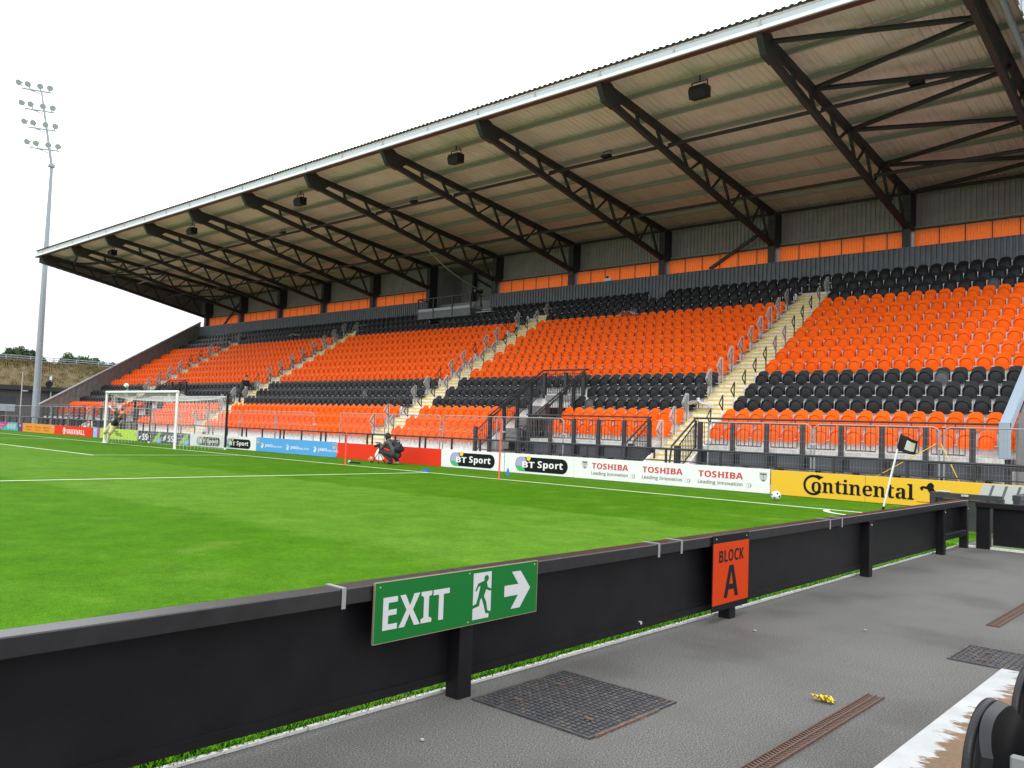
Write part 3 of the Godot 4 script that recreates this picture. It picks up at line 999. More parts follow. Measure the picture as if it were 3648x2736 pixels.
# ------------------------------------------------------------------ seats
func seat_meshes(q := 1) -> Array:
	var back := Geo.new()
	var grid := []
	for i in 8 * q + 1:
		var uu := -1.0 + i / (4.0 * q)
		var col := []
		for j in 7 * q + 1:
			var t := j / (7.0 * q)
			var top := 0.445 - 0.085 * pow(absf(uu), 3.2)
			var y := lerpf(-0.05, top, t)
			var w := 0.219 * (1.0 - 0.14 * pow(t, 3.0))
			var z := -0.075 - 0.125 * pow(t, 1.15) + 0.035 * uu * uu * (0.4 + 0.6 * t)
			col.append(Vector3(uu * w, y, z))
		grid.append(col)
	back.shell(grid, 0.016)
	var pan := Geo.new()
	grid = []
	for i in 7 * q + 1:
		var uu := -1.0 + i * 2.0 / (7.0 * q)
		var col := []
		for j in 6 * q + 1:
			var t := j / (6.0 * q)
			var top := 0.285 - 0.075 * pow(absf(uu), 3.0)
			var bot := -0.105 + 0.03 * pow(absf(uu), 4.0)
			var y := lerpf(bot, top, t)
			var w := 0.197 * (1.0 - 0.04 * t)
			var z := 0.050 - 0.030 * t + 0.030 * (1.0 - uu * uu) * sin(t * PI * 0.9 + 0.15) - 0.018 * pow(absf(uu), 6.0)
			col.append(Vector3(uu * w, y, z))
		grid.append(col)
	pan.shell(grid, 0.026)
	# raised rim round the underside of the tipped-up seat
	var rim := []
	for i in 12 * q + 1:
		var a := PI * (i / (12.0 * q))
		rim.append(Vector3(-cos(a) * 0.197, 0.085 + 0.198 * pow(sin(a), 0.75), 0.034 + 0.004 * sin(a)))
	rim.push_front(Vector3(-0.193, -0.07, 0.052))
	rim.push_back(Vector3(0.193, -0.07, 0.052))
	pan.path(rim, 0.019 if q == 1 else 0.012, 5 if q == 1 else 12)
	var brk := Geo.new()
	brk.box(Vector3(0.25, 0.12, -0.085), Vector3(0.030, 0.30, 0.045))
	brk.box(Vector3(0.25, -0.005, 0.03), Vector3(0.115, 0.026, 0.06))
	brk.box(Vector3(0.25, -0.12, -0.06), Vector3(0.022, 0.26, 0.03))
	return [back.mesh(), pan.mesh(), brk.mesh()]

func join(parts: Array, mats: Array) -> ArrayMesh:
	var m := ArrayMesh.new()
	for i in parts.size():
		m.add_surface_from_arrays(Mesh.PRIMITIVE_TRIANGLES, parts[i].surface_get_arrays(0))
		m.surface_set_material(i, mats[i])
	return m

func seats() -> void:
	var ms := seat_meshes()
	var cam := Vector3(5.859, 1.426, 17.184)
	var lists := [[], []]
	for k in range(0, 16):
		var ci := 1 if (k >= 3 and k <= 5) or k >= 13 else 0
		var x := -0.1 + 0.5 * 2 - 0.25
		while x > XL + 0.2:
			var ok := true
			if k < 15:
				for a in AISLES:
					if x > a[0] and x < a[1]:
						ok = false
			if k <= 4:
				for v in VOMS:
					if x > v[0] - 0.2 and x < v[1] + 0.2:
						ok = false
			if k == 0:
				for p in PLATS:
					if x > p[0] - 0.2 and x < p[1] + 0.2:
						ok = false
			if k == 15 and ((x > -36.2 and x < -29.4) or (x > -18.3 and x < -17.2)):
				ok = false
			if k == 14 and x > -34.0 and x < -33.0:
				ok = false
			if ok:
				var p := Vector3(x, hy(k), hz(k) + 0.02)
				lists[ci].append([p.distance_to(cam), p, k])
			x -= 0.5
	for ci in 2:
		var l: Array = lists[ci]
		l.sort_custom(func(a, b): return a[0] < b[0])
		var col := "orange" if ci == 0 else "black"
		var m: Material = M.orange if ci == 0 else M.black
		var grp := col + " tip-up seats of the grandstand"
		var proto: Node3D = null
		for i in mini(300, l.size()):
			var p: Vector3 = l[i][1]
			var k: int = l[i][2]
			# counted from the nearest stair aisle, or from the second one when nearer to that
			var side := ""
			var cnt := 0
			if p.x > -8.1:
				cnt = int(round((p.x + 8.1) / 0.5 + 0.5))
				side = "right of the nearest stairs"
			elif p.x > -9.6:
				cnt = int(round((p.x + 9.6) / 0.5 + 0.5))
				side = "above the head of the nearest stairs"
			elif p.x > -23.6:
				cnt = int(round((-9.6 - p.x) / 0.5 + 0.5))
				side = "left of the nearest stairs"
			else:
				cnt = int(round((-25.1 - p.x) / 0.5 + 0.5))
				side = "left of the stairs behind the cameraman"
				if cnt < 1:
					cnt = int(round((p.x + 25.1) / 0.5 + 0.5))
					side = "above the head of the stairs behind the cameraman"
			var said := "%s folded seat, %s seat %s, %s row up" % [col, nth(cnt), side, nth(k + 1)]
			if proto == null:
				proto = thing(col + "_seat", said, "seat", p, 0.0, grp)
				part("backrest", ms[0], m, proto)
				part("seat_pan", ms[1], m, proto)
				part("bracket", ms[2], M.bracket, proto)
				proto.rotation.y = 0.0
			else:
				var c := copy(proto, col + "_seat", p, said, rng.randf_range(-0.02, 0.02))
				if ci == 0:
					var tone: Material = [M.orange, M.orange_pale, M.orange_deep][rng.randi() % 3]
					for q in 2:
						(c.get_child(q) as MeshInstance3D).material_override = tone
				elif rng.randf() < 0.03:
					(c.get_child(1) as MeshInstance3D).material_override = M.greyseat
				(c.get_child(1) as Node3D).rotation.x = rng.randf_range(-0.03, 0.05)
		var rest := l.slice(300)
		var mm := MultiMesh.new()
		mm.transform_format = MultiMesh.TRANSFORM_3D
		mm.mesh = join(ms, [m, m, M.bracket])
		mm.instance_count = rest.size()
		for i in rest.size():
			mm.set_instance_transform(i, Transform3D(Basis(Vector3.UP, rng.randf_range(-0.02, 0.02)), rest[i][1]))
		var mi := MultiMeshInstance3D.new()
		mi.multimesh = mm
		mi.name = numbered(col + "_seats_far_off")
		add_child(mi, true)
		tag(mi, "rows of %s folded seats filling the far blocks of the grandstand" % col, "seating")
		mi.set_meta("kind", "stuff")

# ------------------------------------------------------------------ aisle handrails
func aisle_rails() -> void:
	# bent tube in the plane of the aisle edge: a post whose upper half kinks forward into a triangle
	var g := Geo.new()
	g.path([Vector3(0, 0, 0), Vector3(0, 0.93, 0)], 0.024, 6)
	g.path([Vector3(0, 0.92, 0), Vector3(0, 0.62, 0.24), Vector3(0, 0.40, 0.0)], 0.024, 6)
	var gm := g.mesh()
	var wraps := []
	for w in 4:
		var r := RandomNumberGenerator.new()
		r.seed = 70 + w
		var q := Geo.new()
		var out := [Vector2(-0.05, 0.38), Vector2(-0.05, 0.96), Vector2(0.03, 0.98), Vector2(0.16, 0.82), Vector2(0.30, 0.62), Vector2(0.18, 0.46), Vector2(0.05, 0.34), Vector2(0.07, 0.18), Vector2(0.10 + 0.05 * w, -0.02 + 0.05 * w), Vector2(0.0, 0.02), Vector2(-0.06, 0.2)]
		var pl := PackedVector2Array()
		for o in out:
			pl.append(Vector2(-o.x + r.randf_range(-0.02, 0.02), o.y + r.randf_range(-0.02, 0.02)))
		q.prism(pl, 0.05 + 0.02 * w, Transform3D(Basis(Vector3(0, 0, -1), Vector3.UP, Vector3(1, 0, 0)), Vector3(-0.03 - 0.01 * w, 0, 0)))
		wraps.append(q.mesh())
	var bare: Node3D = null
	var said_row := func(k: int) -> String: return nth(k + 1)
	for ai in 4:
		for k in range(0, 14):
			for s in 2:
				var r := rng.randf()
				var x: float = AISLES[ai][0] + 0.05 if s == 0 else AISLES[ai][1] - 0.06
				var at := Vector3(x, hy(k), hz(k) - 0.14)
				var wrapped := r < (0.8 if s == 0 else 0.5)
				if ai == 0 and s == 1 and k in [1, 2, 6, 9, 10, 11]:
					wrapped = false
				var said := "%s tube handrail on the %s of %s, %s row up" % ["plastic-wrapped" if wrapped else "black", "left" if s == 0 else "right", AISLE_SAID[ai], said_row.call(k)]
				var o: Node3D
				if bare == null:
					o = thing("aisle_handrail", said, "handrail", at, 0.0, "triangular handrails beside the stair aisles")
					part("tube", gm, M.rail, o)
					bare = o.duplicate()
				else:
					o = copy(bare, "aisle_handrail", at, said)
				if wrapped:
					part("plastic_wrap", wraps[rng.randi() % 4], M.wrap, o)
				elif r > 0.55:
					var t := Geo.new()
					t.path([Vector3(0, 0.36, 0.02), Vector3(0.04, 0.25, 0.05), Vector3(0.0, 0.12, 0.02)], 0.05, 6)
					part("plastic_wrap", t, M.bag, o)

# ------------------------------------------------------------------ entrances and platforms
func bars(a: Vector3, b: Vector3, h0: float, h1: float, gap: float) -> Geo:      # vertical bars along a-b between heights
	var g := Geo.new()
	var n := maxi(2, int(a.distance_to(b) / gap))
	for i in n + 1:
		var p := a.lerp(b, i / float(n))
		g.box(p + Vector3(0, (h0 + h1) * 0.5, 0), Vector3(0.018, h1 - h0, 0.018))
	g.bar(a + Vector3(0, h0, 0), b + Vector3(0, h0, 0), 0.03, 0.03)
	g.bar(a + Vector3(0, h1, 0), b + Vector3(0, h1, 0), 0.03, 0.03)
	return g

func vomitories() -> void:
	var which := ["nearer stand entrance", "farther stand entrance behind the goal"]
	for vi in 2:
		var v: Array = VOMS[vi]
		for s in 2:
			var x: float = v[s] + (0.05 if s == 0 else -0.05)
			var o := thing("entrance_railing", "dark sloping balustrade on the %s side of the %s" % ["left" if s == 0 else "right", which[vi]], "railing", Vector3(x, 0, 0), 0.0, "balustrades of the stand entrances")
			for k in range(0, 5):
				var zc := hz(k - 1) - 0.02
				var ps := Geo.new()
				ps.box(Vector3(0, hy(k - 1) + 0.28, zc), Vector3(0.12, 1.5, 0.14))
				part("post", ps, M.rail, o)
				var a := Vector3(0, hy(k - 1), zc - 0.09)
				var b := Vector3(0, hy(k - 1) + 0.495, hz(k) + 0.07)
				var bg := bars(a, b, 0.12, 0.90, 0.12)
				var bp := part("baluster_panel", bg, M.rail, o)
				bp.set_meta("kind", "stuff")
			var rl := Geo.new()
			rl.tube(Vector3(0, hy(-1) + 1.55 - 0.1, hz(-1) - 0.6 - 0.1), Vector3(0, hy(4) + 1.08, hz(4) - 0.02), 0.035)
			rl.tube(Vector3(0.0, hy(-1) + 1.43 - 0.1, hz(-1) - 0.7), Vector3(0.0, hy(4) + 0.94, hz(4) - 0.02), 0.025)
			part("top_rail", rl, M.rail, o)
		var zb := hz(4) - 0.12
		var o2 := thing("entrance_railing", "level balustrade across the head of the %s" % which[vi], "railing", Vector3(0, 0, zb), 0.0, "balustrades of the stand entrances")
		var xs := [v[0] + 0.05, (v[0] + v[1]) * 0.5, v[1] - 0.25]
		for x in xs:
			var ps := Geo.new()
			ps.box(Vector3(x, hy(4) + 0.42, 0), Vector3(0.14, 1.1, 0.12))
			part("post", ps, M.rail, o2)
		for i in 2:
			var bp := part("baluster_panel", bars(Vector3(xs[i] + 0.1, hy(4), 0), Vector3(xs[i + 1] - 0.1, hy(4), 0), 0.1, 0.92, 0.11), M.rail, o2)
			bp.set_meta("kind", "stuff")
		var rl2 := Geo.new()
		rl2.tube(Vector3(v[0], hy(4) + 1.08, 0), Vector3(v[1], hy(4) + 1.08, 0), 0.035)
		part("top_rail", rl2, M.rail, o2)
	var said := ["between the nearer entrance and the nearest stairs", "at the right end, below the nearest seats", "left of the far entrance behind the goal", "at the far left end of the stand"]
	for pi in 4:
		var p: Array = PLATS[pi]
		var o := thing("viewing_platform", "raised concrete viewing platform with dark balustrade " + said[pi], "platform", Vector3.ZERO, 0.0, "railed platforms along the front of the stand")
		var w: float = p[1] - p[0]
		var g := Geo.new()
		g.span(Vector3(p[0], 0.97, -8.04), Vector3(p[1], 1.09, -6.9))
		part("slab", g, M.conc, o)
		g = Geo.new()
		g.span(Vector3(p[0], 0.52, -6.985), Vector3(p[1], 0.965, -6.955))
		g.span(Vector3(p[0], 0.52, -7.06), Vector3(p[1], 0.545, -6.88))
		g.span(Vector3(p[0], 0.94, -7.06), Vector3(p[1], 0.965, -6.905))
		part("edge_beam", g, M.beam, o)
		var n := int(round(w / 1.125))
		var d := w / n
		var x0: float = p[0] + (0.0 if pi != 1 else 0.2)
		for i in n + 1:
			var x := x0 + minf(i * d, w - 0.08)
			if pi == 1:
				x = -7.8 + i * 1.125
				if i > 7:
					continue
			var ps := Geo.new()
			ps.box(Vector3(x, 1.18, -6.83), Vector3(0.13, 1.36, 0.10))
			part("post", ps, M.rail, o)
			var lg := Geo.new()
			lg.box(Vector3(x + 0.3, 0.25, -7.2), Vector3(0.16, 0.56, 0.16))
			lg.box(Vector3(x + 0.08, 0.74, -6.93), Vector3(0.18, 0.40, 0.05))
			part("leg", lg, M.steel, o)
			if i < n and not (pi == 1 and i > 6):
				var bp := part("baluster_panel", bars(Vector3(x + 0.14, 1.09, -6.83), Vector3(x + d - 0.14, 1.09, -6.83), 0.06, 0.74, 0.118), M.rail, o)
				bp.set_meta("kind", "stuff")
		var rl := Geo.new()
		rl.tube(Vector3(p[0] - 0.1, 1.97, -6.83), Vector3(p[1] + (0.0 if pi != 1 else -0.1), 1.97, -6.83), 0.03)
		for i in n + 1:
			rl.tube(Vector3(p[0] + 0.05 + i * (w - 0.1) / n, 1.85, -6.83), Vector3(p[0] + 0.05 + i * (w - 0.1) / n, 1.97, -6.83), 0.015)
		part("top_rail", rl, M.rail, o)
	# handrails down the stair flights beside the platforms
	for q in [[-7.98, "right", "nearest stair"], [-9.72, "left", "nearest stair"], [-57.72, "left", "farthest stair"], [-55.98, "right", "farthest stair"]]:
		var x: float = q[0]
		var o := thing("stair_balustrade", "dark sloping balustrade on the %s side of the foot of the %s flight" % [q[1], q[2]], "railing", Vector3(x, 0, 0), 0.0, "balustrades at the stair feet")
		var ps := Geo.new()
		ps.box(Vector3(0, 0.55, -5.75), Vector3(0.16, 1.05, 0.16))
		part("post", ps, M.rail, o)
		ps = Geo.new()
		ps.box(Vector3(0, 1.45, -6.83), Vector3(0.06, 0.9, 0.06))
		part("post", ps, M.rail, o)
		var bp := part("baluster_panel", bars(Vector3(0, 0.30, -5.85), Vector3(0, 1.0, -6.8), 0.02, 0.80, 0.11), M.rail, o)
		bp.set_meta("kind", "stuff")
		var rl := Geo.new()
		rl.path([Vector3(0, 0.42, -5.45), Vector3(0, 0.44, -5.28), Vector3(0, 1.05, -5.40), Vector3(0, 1.95, -6.80), Vector3(0, 1.97, -6.9)], 0.032, 8)
		part("top_rail", rl, M.rail, o)

# ------------------------------------------------------------------ perimeter rail and temporary mesh fence
func perimeter() -> void:
	var o := thing("perimeter_rail", "long dark steel pedestrian rail standing behind the advertising boards", "railing")
	var g := Geo.new()
	g.tube(Vector3(-69, 1.0, -3.9), Vector3(-20.95, 1.0, -3.9), 0.032)
	g.tube(Vector3(-20.9, 1.0, -3.9), Vector3(3.0, 1.0, -3.9), 0.032)
	part("top_rail", g, M.rail, o)
	g = Geo.new()
	g.tube(Vector3(-15.0, 0.66, -3.9), Vector3(3.0, 0.66, -3.9), 0.016)
	part("lower_rail", g, M.rail, o)
	for x in [2.4, 0.82, -0.61, -2.35, -3.9, -5.5, -6.92, -7.24, -8.68, -10.1, -11.6, -13.1, -14.8, -16.24, -17.67, -17.99, -19.43, -20.84, -21.16, -22.59, -24.0, -24.35, -25.8, -27.2, -27.5, -29.0, -30.4, -30.8, -32.2, -33.6, -34.0, -35.5, -37, -38.5, -40, -41.5, -43, -44.5, -46, -47.5, -49, -50.5, -52, -53.5, -55, -56.5, -58, -59.5, -61, -62.5, -64, -65.5, -67]:
		var p := Geo.new()
		p.box(Vector3(x, 0.49, -3.9), Vector3(0.055, 0.99, 0.055))
		part("post", p, M.rail, o)
	# mesh fence panels, about three metres wide
	var fg := Geo.new()
	var W := 3.04
	fg.path([Vector3(0, 0, 0), Vector3(0, 1.68, 0), Vector3(0.05, 1.78, 0), Vector3(0.14, 1.82, 0), Vector3(W - 0.14, 1.82, 0), Vector3(W - 0.05, 1.78, 0), Vector3(W, 1.68, 0), Vector3(W, 0, 0)], 0.021, 6)
	fg.tube(Vector3(0, 0.12, 0), Vector3(W, 0.12, 0), 0.018)
	var wg := Geo.new()
	for i in 40:
		wg.box(Vector3((i + 0.5) * W / 40.0, 0.97, 0.0), Vector3(0.0032, 1.7, 0.0032))
	for i in 9:
		wg.box(Vector3(W * 0.5, 0.15 + i * 0.2, 0.003), Vector3(W, 0.004, 0.004))
	var ft := Geo.new()
	ft.cbox(Vector3(W + 0.05, 0.06, 0), Vector3(0.22, 0.12, 0.6), 0.02)
	var cl := Geo.new()
	cl.box(Vector3(W + 0.05, 1.30, 0), Vector3(0.16, 0.05, 0.06))
	var fm := fg.mesh()
	var wm := wg.mesh()
	var footm := ft.mesh()
	var clm := cl.mesh()
	var places := [[3.2, -4.6], [0.0, -4.6], [-3.15, -4.6], [-6.28, -4.6], [-14.7, -4.6], [-17.5, -4.62], [-20.72, -4.6], [-23.9, -4.55], [-29.0, -4.6], [-32.1, -4.6], [-35.3, -4.6], [-38.5, -4.6], [-41.7, -4.6], [-44.9, -4.6], [-48.1, -4.6], [-51.3, -4.6], [-54.5, -4.6], [-57.7, -4.6], [-60.9, -4.6], [-64.1, -4.6], [-67.3, -4.6]]
	var proto: Node3D = null
	var wh := ["at the right end of the boards", "behind the galloping horse on the yellow board", "behind the yellow board beside the corner flag", "behind the white board's last red word", "ending at the nearer stand entrance", "left of the nearer stand entrance", "behind the white board's first pill logo", "right above the crouching cameraman", "behind the blue board", "behind the white board beside the blue one", "behind the black net pole", "behind the dark board's right half", "behind the dark board and goal net", "behind the lime board", "at the left goal post", "left of the goal", "behind the red board", "behind the orange board", "where orange and purple boards meet", "beside the floodlight mast foot", "leftmost of the row"]
	for i in places.size():
		var p: Array = places[i]
		var at := Vector3(p[0], 0, p[1])
		var turn := rng.randf_range(-0.012, 0.012)
		var said: String = "grey temporary mesh fence panel " + wh[i]
		if proto == null:
			proto = thing("mesh_fence_panel", said, "fence panel", at, turn, "temporary fence panels in front of the stand")
			part("frame", fm, M.fence, proto)
			part("wire_mesh", wm, M.wire, proto)
			part("foot", footm, M.concdark, proto)
			part("clamp", clm, M.galv, proto)
		else:
			copy(proto, "mesh_fence_panel", at, said, turn)
	# yellow ropes tied from the fence joint to the ground
	for q in [[-1.43, "left", -0.16], [0.56, "right", -0.05]]:
		var rg := Geo.new()
		rg.path([Vector3(q[2], 1.42, -4.55), Vector3(lerpf(q[2], q[0], 0.5), 0.96, -4.2), Vector3(q[0], 0.5, -3.85), Vector3(q[0], 0.03, -3.5)], 0.011, 5)
		var rp := part("rope", rg, M.rope, self)
		tag(rp, "thin yellow rope running down to the %s from the fence joint" % q[1], "rope", "yellow ropes tied to the fence")

# ------------------------------------------------------------------ advertising boards
func board(x0: float, x1: float, m: Material, label: String, h := 0.60, joint := []) -> Node3D:
	var o := thing("advertising_board", label, "board", Vector3(x0, 0, BOARD_Z), 0.0, "advertising boards along the goal line")
	var xs := [x0]
	xs.append_array(joint)
	xs.append(x1)
	for i in xs.size() - 1:
		var g := Geo.new()
		g.cbox(Vector3((xs[i] + xs[i + 1]) * 0.5 - x0, h * 0.5 + 0.006, -0.012), Vector3(xs[i + 1] - xs[i] - 0.008, h, 0.024), 0.004)
		part("panel", g, m, o)
	var g2 := Geo.new()
	for i in 3:
		var x := (x1 - x0) * (0.12 + 0.38 * i)
		g2.bar(Vector3(x, h * 0.9, -0.03), Vector3(x, 0.0, -0.42), 0.03, 0.03)
	part("stay", g2, M.galv, o)
	return o

func pill(x: float, y: float, w: float, h: float, sh := 0.0) -> PackedVector2Array:
	var p := PackedVector2Array()
	var r := h * 0.5
	for i in 13:
		var a := -PI * 0.5 + PI * i / 12.0
		p.append(Vector2(x + w * 0.5 - r + cos(a) * r, y + sin(a) * r))
	for i in 13:
		var a := PI * 0.5 + PI * i / 12.0
		p.append(Vector2(x - w * 0.5 + r + cos(a) * r, y + sin(a) * r))
	return p

func sticker(called: String, polys: Array, m: Material, o: Node, z := 0.002, d := 0.002) -> void:
	var g := Geo.new()
	for p in polys:
		g.prism(p, d, Transform3D(Basis(), Vector3(0, 0, z)))
	part(called, g, m, o)

func disc(c: Vector2, r: float, k := 20, sx := 1.0) -> PackedVector2Array:
	var p := PackedVector2Array()
	for i in k:
		p.append(c + Vector2(cos(TAU * i / k) * r * sx, sin(TAU * i / k) * r))
	return p

func ring(c: Vector2, r0: float, r1: float, a0: float, a1: float, k := 18) -> PackedVector2Array:
	var p := PackedVector2Array()
	for i in k + 1:
		var a := lerpf(a0, a1, i / float(k))
		p.append(c + Vector2(cos(a), sin(a)) * r1)
	for i in k + 1:
		var a := lerpf(a1, a0, i / float(k))
		p.append(c + Vector2(cos(a), sin(a)) * r0)
	return p

func shield(o: Node, c: Vector2, w: float, h: float) -> void:
	var f := func(s: float) -> PackedVector2Array:
		var p := PackedVector2Array()
		for q in [[-0.5, 0.5], [0.5, 0.5], [0.5, 0.0], [0.42, -0.22], [0.22, -0.42], [0.0, -0.5], [-0.22, -0.42], [-0.42, -0.22], [-0.5, 0.0]]:
			p.append(c + Vector2(q[0] * w, q[1] * h) * s)
		return p
	sticker("crest", [f.call(1.0)], M.lightgrey, o, 0.001)
	sticker("crest_field", [f.call(0.84)], M.signwhite, o, 0.003)
	sticker("crest_band", [PackedVector2Array([c + Vector2(-w * 0.40, h * 0.22), c + Vector2(w * 0.40, h * 0.22), c + Vector2(w * 0.40, h * 0.38), c + Vector2(-w * 0.40, h * 0.38)]), PackedVector2Array([c + Vector2(-w * 0.28, -h * 0.28), c + Vector2(w * 0.28, -h * 0.28), c + Vector2(w * 0.1, -h * 0.42), c + Vector2(-w * 0.1, -h * 0.42)]), PackedVector2Array([c + Vector2(-w * 0.03, -h * 0.15), c + Vector2(w * 0.03, -h * 0.15), c + Vector2(w * 0.03, h * 0.2), c + Vector2(-w * 0.03, h * 0.2)])], M.greyink, o, 0.005)

func sport_logo(o: Node, cx: float, cy: float, w: float, h: float) -> void:
	sticker("logo_pill", [pill(cx, cy, w, h)], M.ink, o, 0.001)
	# coloured globes cropped by the pill's left end
	var pl := pill(cx, cy, w * 0.985, h * 0.97)
	var pick := func(p: PackedVector2Array) -> Array: return Geometry2D.intersect_polygons(pl, p)
	sticker("logo_globe", pick.call(disc(Vector2(cx - w * 0.40, cy + h * 0.18), h * 0.42, 24, 1.3)), mat(0.38, 0.36, 0.62, 0.5), o, 0.003)
	sticker("logo_globe", pick.call(disc(Vector2(cx - w * 0.42, cy - h * 0.52), h * 0.40, 24, 1.4)), mat(0.05, 0.42, 0.12, 0.5), o, 0.005)
	sticker("logo_globe", [disc(Vector2(cx - w * 0.24, cy + h * 0.42), h * 0.17, 20, 1.1)], mat(0.85, 0.60, 0.01, 0.5), o, 0.005)
	letters("BT", o, Vector3(cx - w * 0.24, cy - h * 0.02, 0.006), w * 0.24, h * 0.42, M.whitepaint)
	letters("Sport", o, Vector3(cx + w * 0.175, cy - h * 0.03, 0.006), w * 0.47, h * 0.62, M.whitepaint)

func chevrons(o: Node, x: float, y: float, s: float) -> void:
	var ms := [mat(0.62, 0.63, 0.65, 0.5), mat(0.32, 0.34, 0.36, 0.5), M.greyink]
	for i in 3:
		var a := Vector2(x + i * s * 0.62, y)
		sticker("chevron", [PackedVector2Array([a + Vector2(0, s * 0.62), a + Vector2(s * 0.18, s * 0.62), a + Vector2(s * 0.62, 0), a + Vector2(s * 0.18, -s * 0.62), a + Vector2(0, -s * 0.62), a + Vector2(s * 0.44, 0)])], ms[i], o, 0.002)

func boards() -> void:
	# far left: magenta, teal and purple board
	var b := board(-66.5, -58.45, M.magenta, "magenta, teal and purple board at the far left of the row", 0.57)
	sticker("panel_band", [PackedVector2Array([Vector2(3.6, 0.01), Vector2(7.2, 0.01), Vector2(6.9, 0.57), Vector2(5.3, 0.57)])], M.teal, b)
	sticker("panel_band", [PackedVector2Array([Vector2(7.22, 0.01), Vector2(8.0, 0.01), Vector2(8.0, 0.57), Vector2(6.92, 0.57)])], M.purple, b)
	letters("FOLLOW", b, Vector3(3.6, 0.38, 0.003), 1.1, 0.12, M.signwhite)
	letters("US ON", b, Vector3(3.4, 0.16, 0.003), 0.9, 0.12, M.signwhite)
	for i in 3:
		sticker("badge", [disc(Vector2(5.15 + i * 0.62, 0.30), 0.19, 16, 1.3)], M.signwhite, b, 0.004)
		letters(["f", "t", "g"][i], b, Vector3(5.15 + i * 0.62, 0.30, 0.006), 0.14, 0.2, M.teal)
	sticker("badge", [disc(Vector2(7.55, 0.40), 0.10, 12, 1.2)], M.signwhite, b, 0.004)
	b = board(-58.4, -52.5, M.orangeboard, "orange board with brown lettering between the purple and red ones", 0.58)
	for i in 3:
		letters(["Bees", "of The", "Bees"][i], b, Vector3(1.25 + i * 1.65, 0.37, 0.003), 1.15, 0.12, M.brownink)
		letters(["Hive", "Hive", "Hive"][i], b, Vector3(1.25 + i * 1.65, 0.19, 0.003), 0.8, 0.09, M.brownink)
	shield(b, Vector2(0.22, 0.42), 0.26, 0.22)
	shield(b, Vector2(5.65, 0.42), 0.26, 0.22)
	b = board(-52.45, -46.3, M.red, "red board with white lettering left of the goal", 0.58)
	letters("VAUXHALL", b, Vector3(3.46, 0.24, 0.003), 2.9, 0.30, M.whitepaint)
	sticker("emblem", [ring(Vector2(1.65, 0.27), 0.17, 0.22, 0, TAU - 0.01), PackedVector2Array([Vector2(1.50, 0.34), Vector2(1.62, 0.42), Vector2(1.74, 0.36), Vector2(1.86, 0.30), Vector2(1.74, 0.24), Vector2(1.70, 0.12), Vector2(1.60, 0.10), Vector2(1.62, 0.24)])], M.whitepaint, b)
	b = board(-46.27, -45.3, M.skyblue, "narrow light blue and magenta board beside the left goal post", 0.58)
	sticker("panel_band", [PackedVector2Array([Vector2(0.6, 0.01), Vector2(0.96, 0.01), Vector2(0.96, 0.58), Vector2(0.6, 0.58)])], M.magenta, b)
	letters("W", b, Vector3(0.25, 0.42, 0.003), 0.2, 0.12, M.whitepaint)
	b = board(-45.28, -40.3, M.lime, "lime green board behind the goalkeeper", 0.58)
	letters("the", b, Vector3(2.2, 0.46, 0.003), 0.5, 0.10, M.ink)
	letters("Hive", b, Vector3(2.5, 0.34, 0.003), 0.8, 0.12, M.ink)
	letters("college", b, Vector3(2.7, 0.22, 0.003), 0.9, 0.10, M.ink)
	letters("thehivelondon", b, Vector3(3.1, 0.07, 0.003), 2.6, 0.07, M.signwhite)
	shield(b, Vector2(4.8, 0.34), 0.3, 0.2)
	b = board(-40.22, -34.28, M.navy, "near-black board with white letters and green leaves behind the net", 0.58, [-37.22])
	for i in 2:
		var x := 0.62 + 3.0 * i
		letters("sse", b, Vector3(x + 0.48 * 1.0, 0.26, 0.003), 1.0, 0.34, M.whitepaint)
		if i == 1:
			sticker("leaf", [PackedVector2Array([Vector2(3.0, 0.10), Vector2(3.3, 0.18), Vector2(3.42, 0.46), Vector2(3.1, 0.34)])], M.whitepaint, b)
		sticker("leaf", [PackedVector2Array([Vector2(x + 1.15, 0.01), Vector2(x + 1.5, 0.01), Vector2(x + 1.95, 0.22), Vector2(x + 2.2, 0.56), Vector2(x + 1.9, 0.55), Vector2(x + 1.5, 0.30)])], M.leafgreen, b)
		sticker("leaf", [PackedVector2Array([Vector2(x + 1.6, 0.01), Vector2(x + 2.15, 0.01), Vector2(x + 2.25, 0.30), Vector2(x + 1.9, 0.22)])], M.skyblue, b, 0.004)
	sticker("leaf", [PackedVector2Array([Vector2(0.15, 0.10), Vector2(0.35, 0.16), Vector2(0.40, 0.34), Vector2(0.2, 0.26)])], M.whitepaint, b)
	b = board(-34.26, -31.12, M.white, "white board with dark pill logo, seen through the goal net")
	sport_logo(b, 1.85, 0.27, 2.3, 0.42)
	b = board(-31.09, -28.08, M.white, "white board with dark pill logo between the net pole and blue board")
	sport_logo(b, 1.48, 0.27, 2.16, 0.42)
	b = board(-28.05, -22.04, M.blue, "sky blue board with white lettering left of the cameraman", 0.62, [-25.07])
	for i in 3:
		var x := 0.34 + 2.02 * i
		sticker("emblem", [ring(Vector2(x + 0.15, 0.27), 0.085, 0.12, -2.6, 2.6), PackedVector2Array([Vector2(x + 0.05, 0.20), Vector2(x + 0.26, 0.20), Vector2(x + 0.22, 0.38)])], M.whitepaint, b)
		letters("JAKO", b, Vector3(x + 0.68, 0.265, 0.003), 0.62, 0.16, M.whitepaint)
		letters("LIVING SPORTS", b, Vector3(x + 1.38, 0.255, 0.003), 0.78, 0.085, M.whitepaint, "Droid Sans", false)
	shield(b, Vector2(0.15, 0.42), 0.20, 0.26)
	shield(b, Vector2(5.86, 0.42), 0.20, 0.26)
	b = board(-21.99, -15.88, M.red, "plain red board with a white drop behind the cameraman", 0.61)
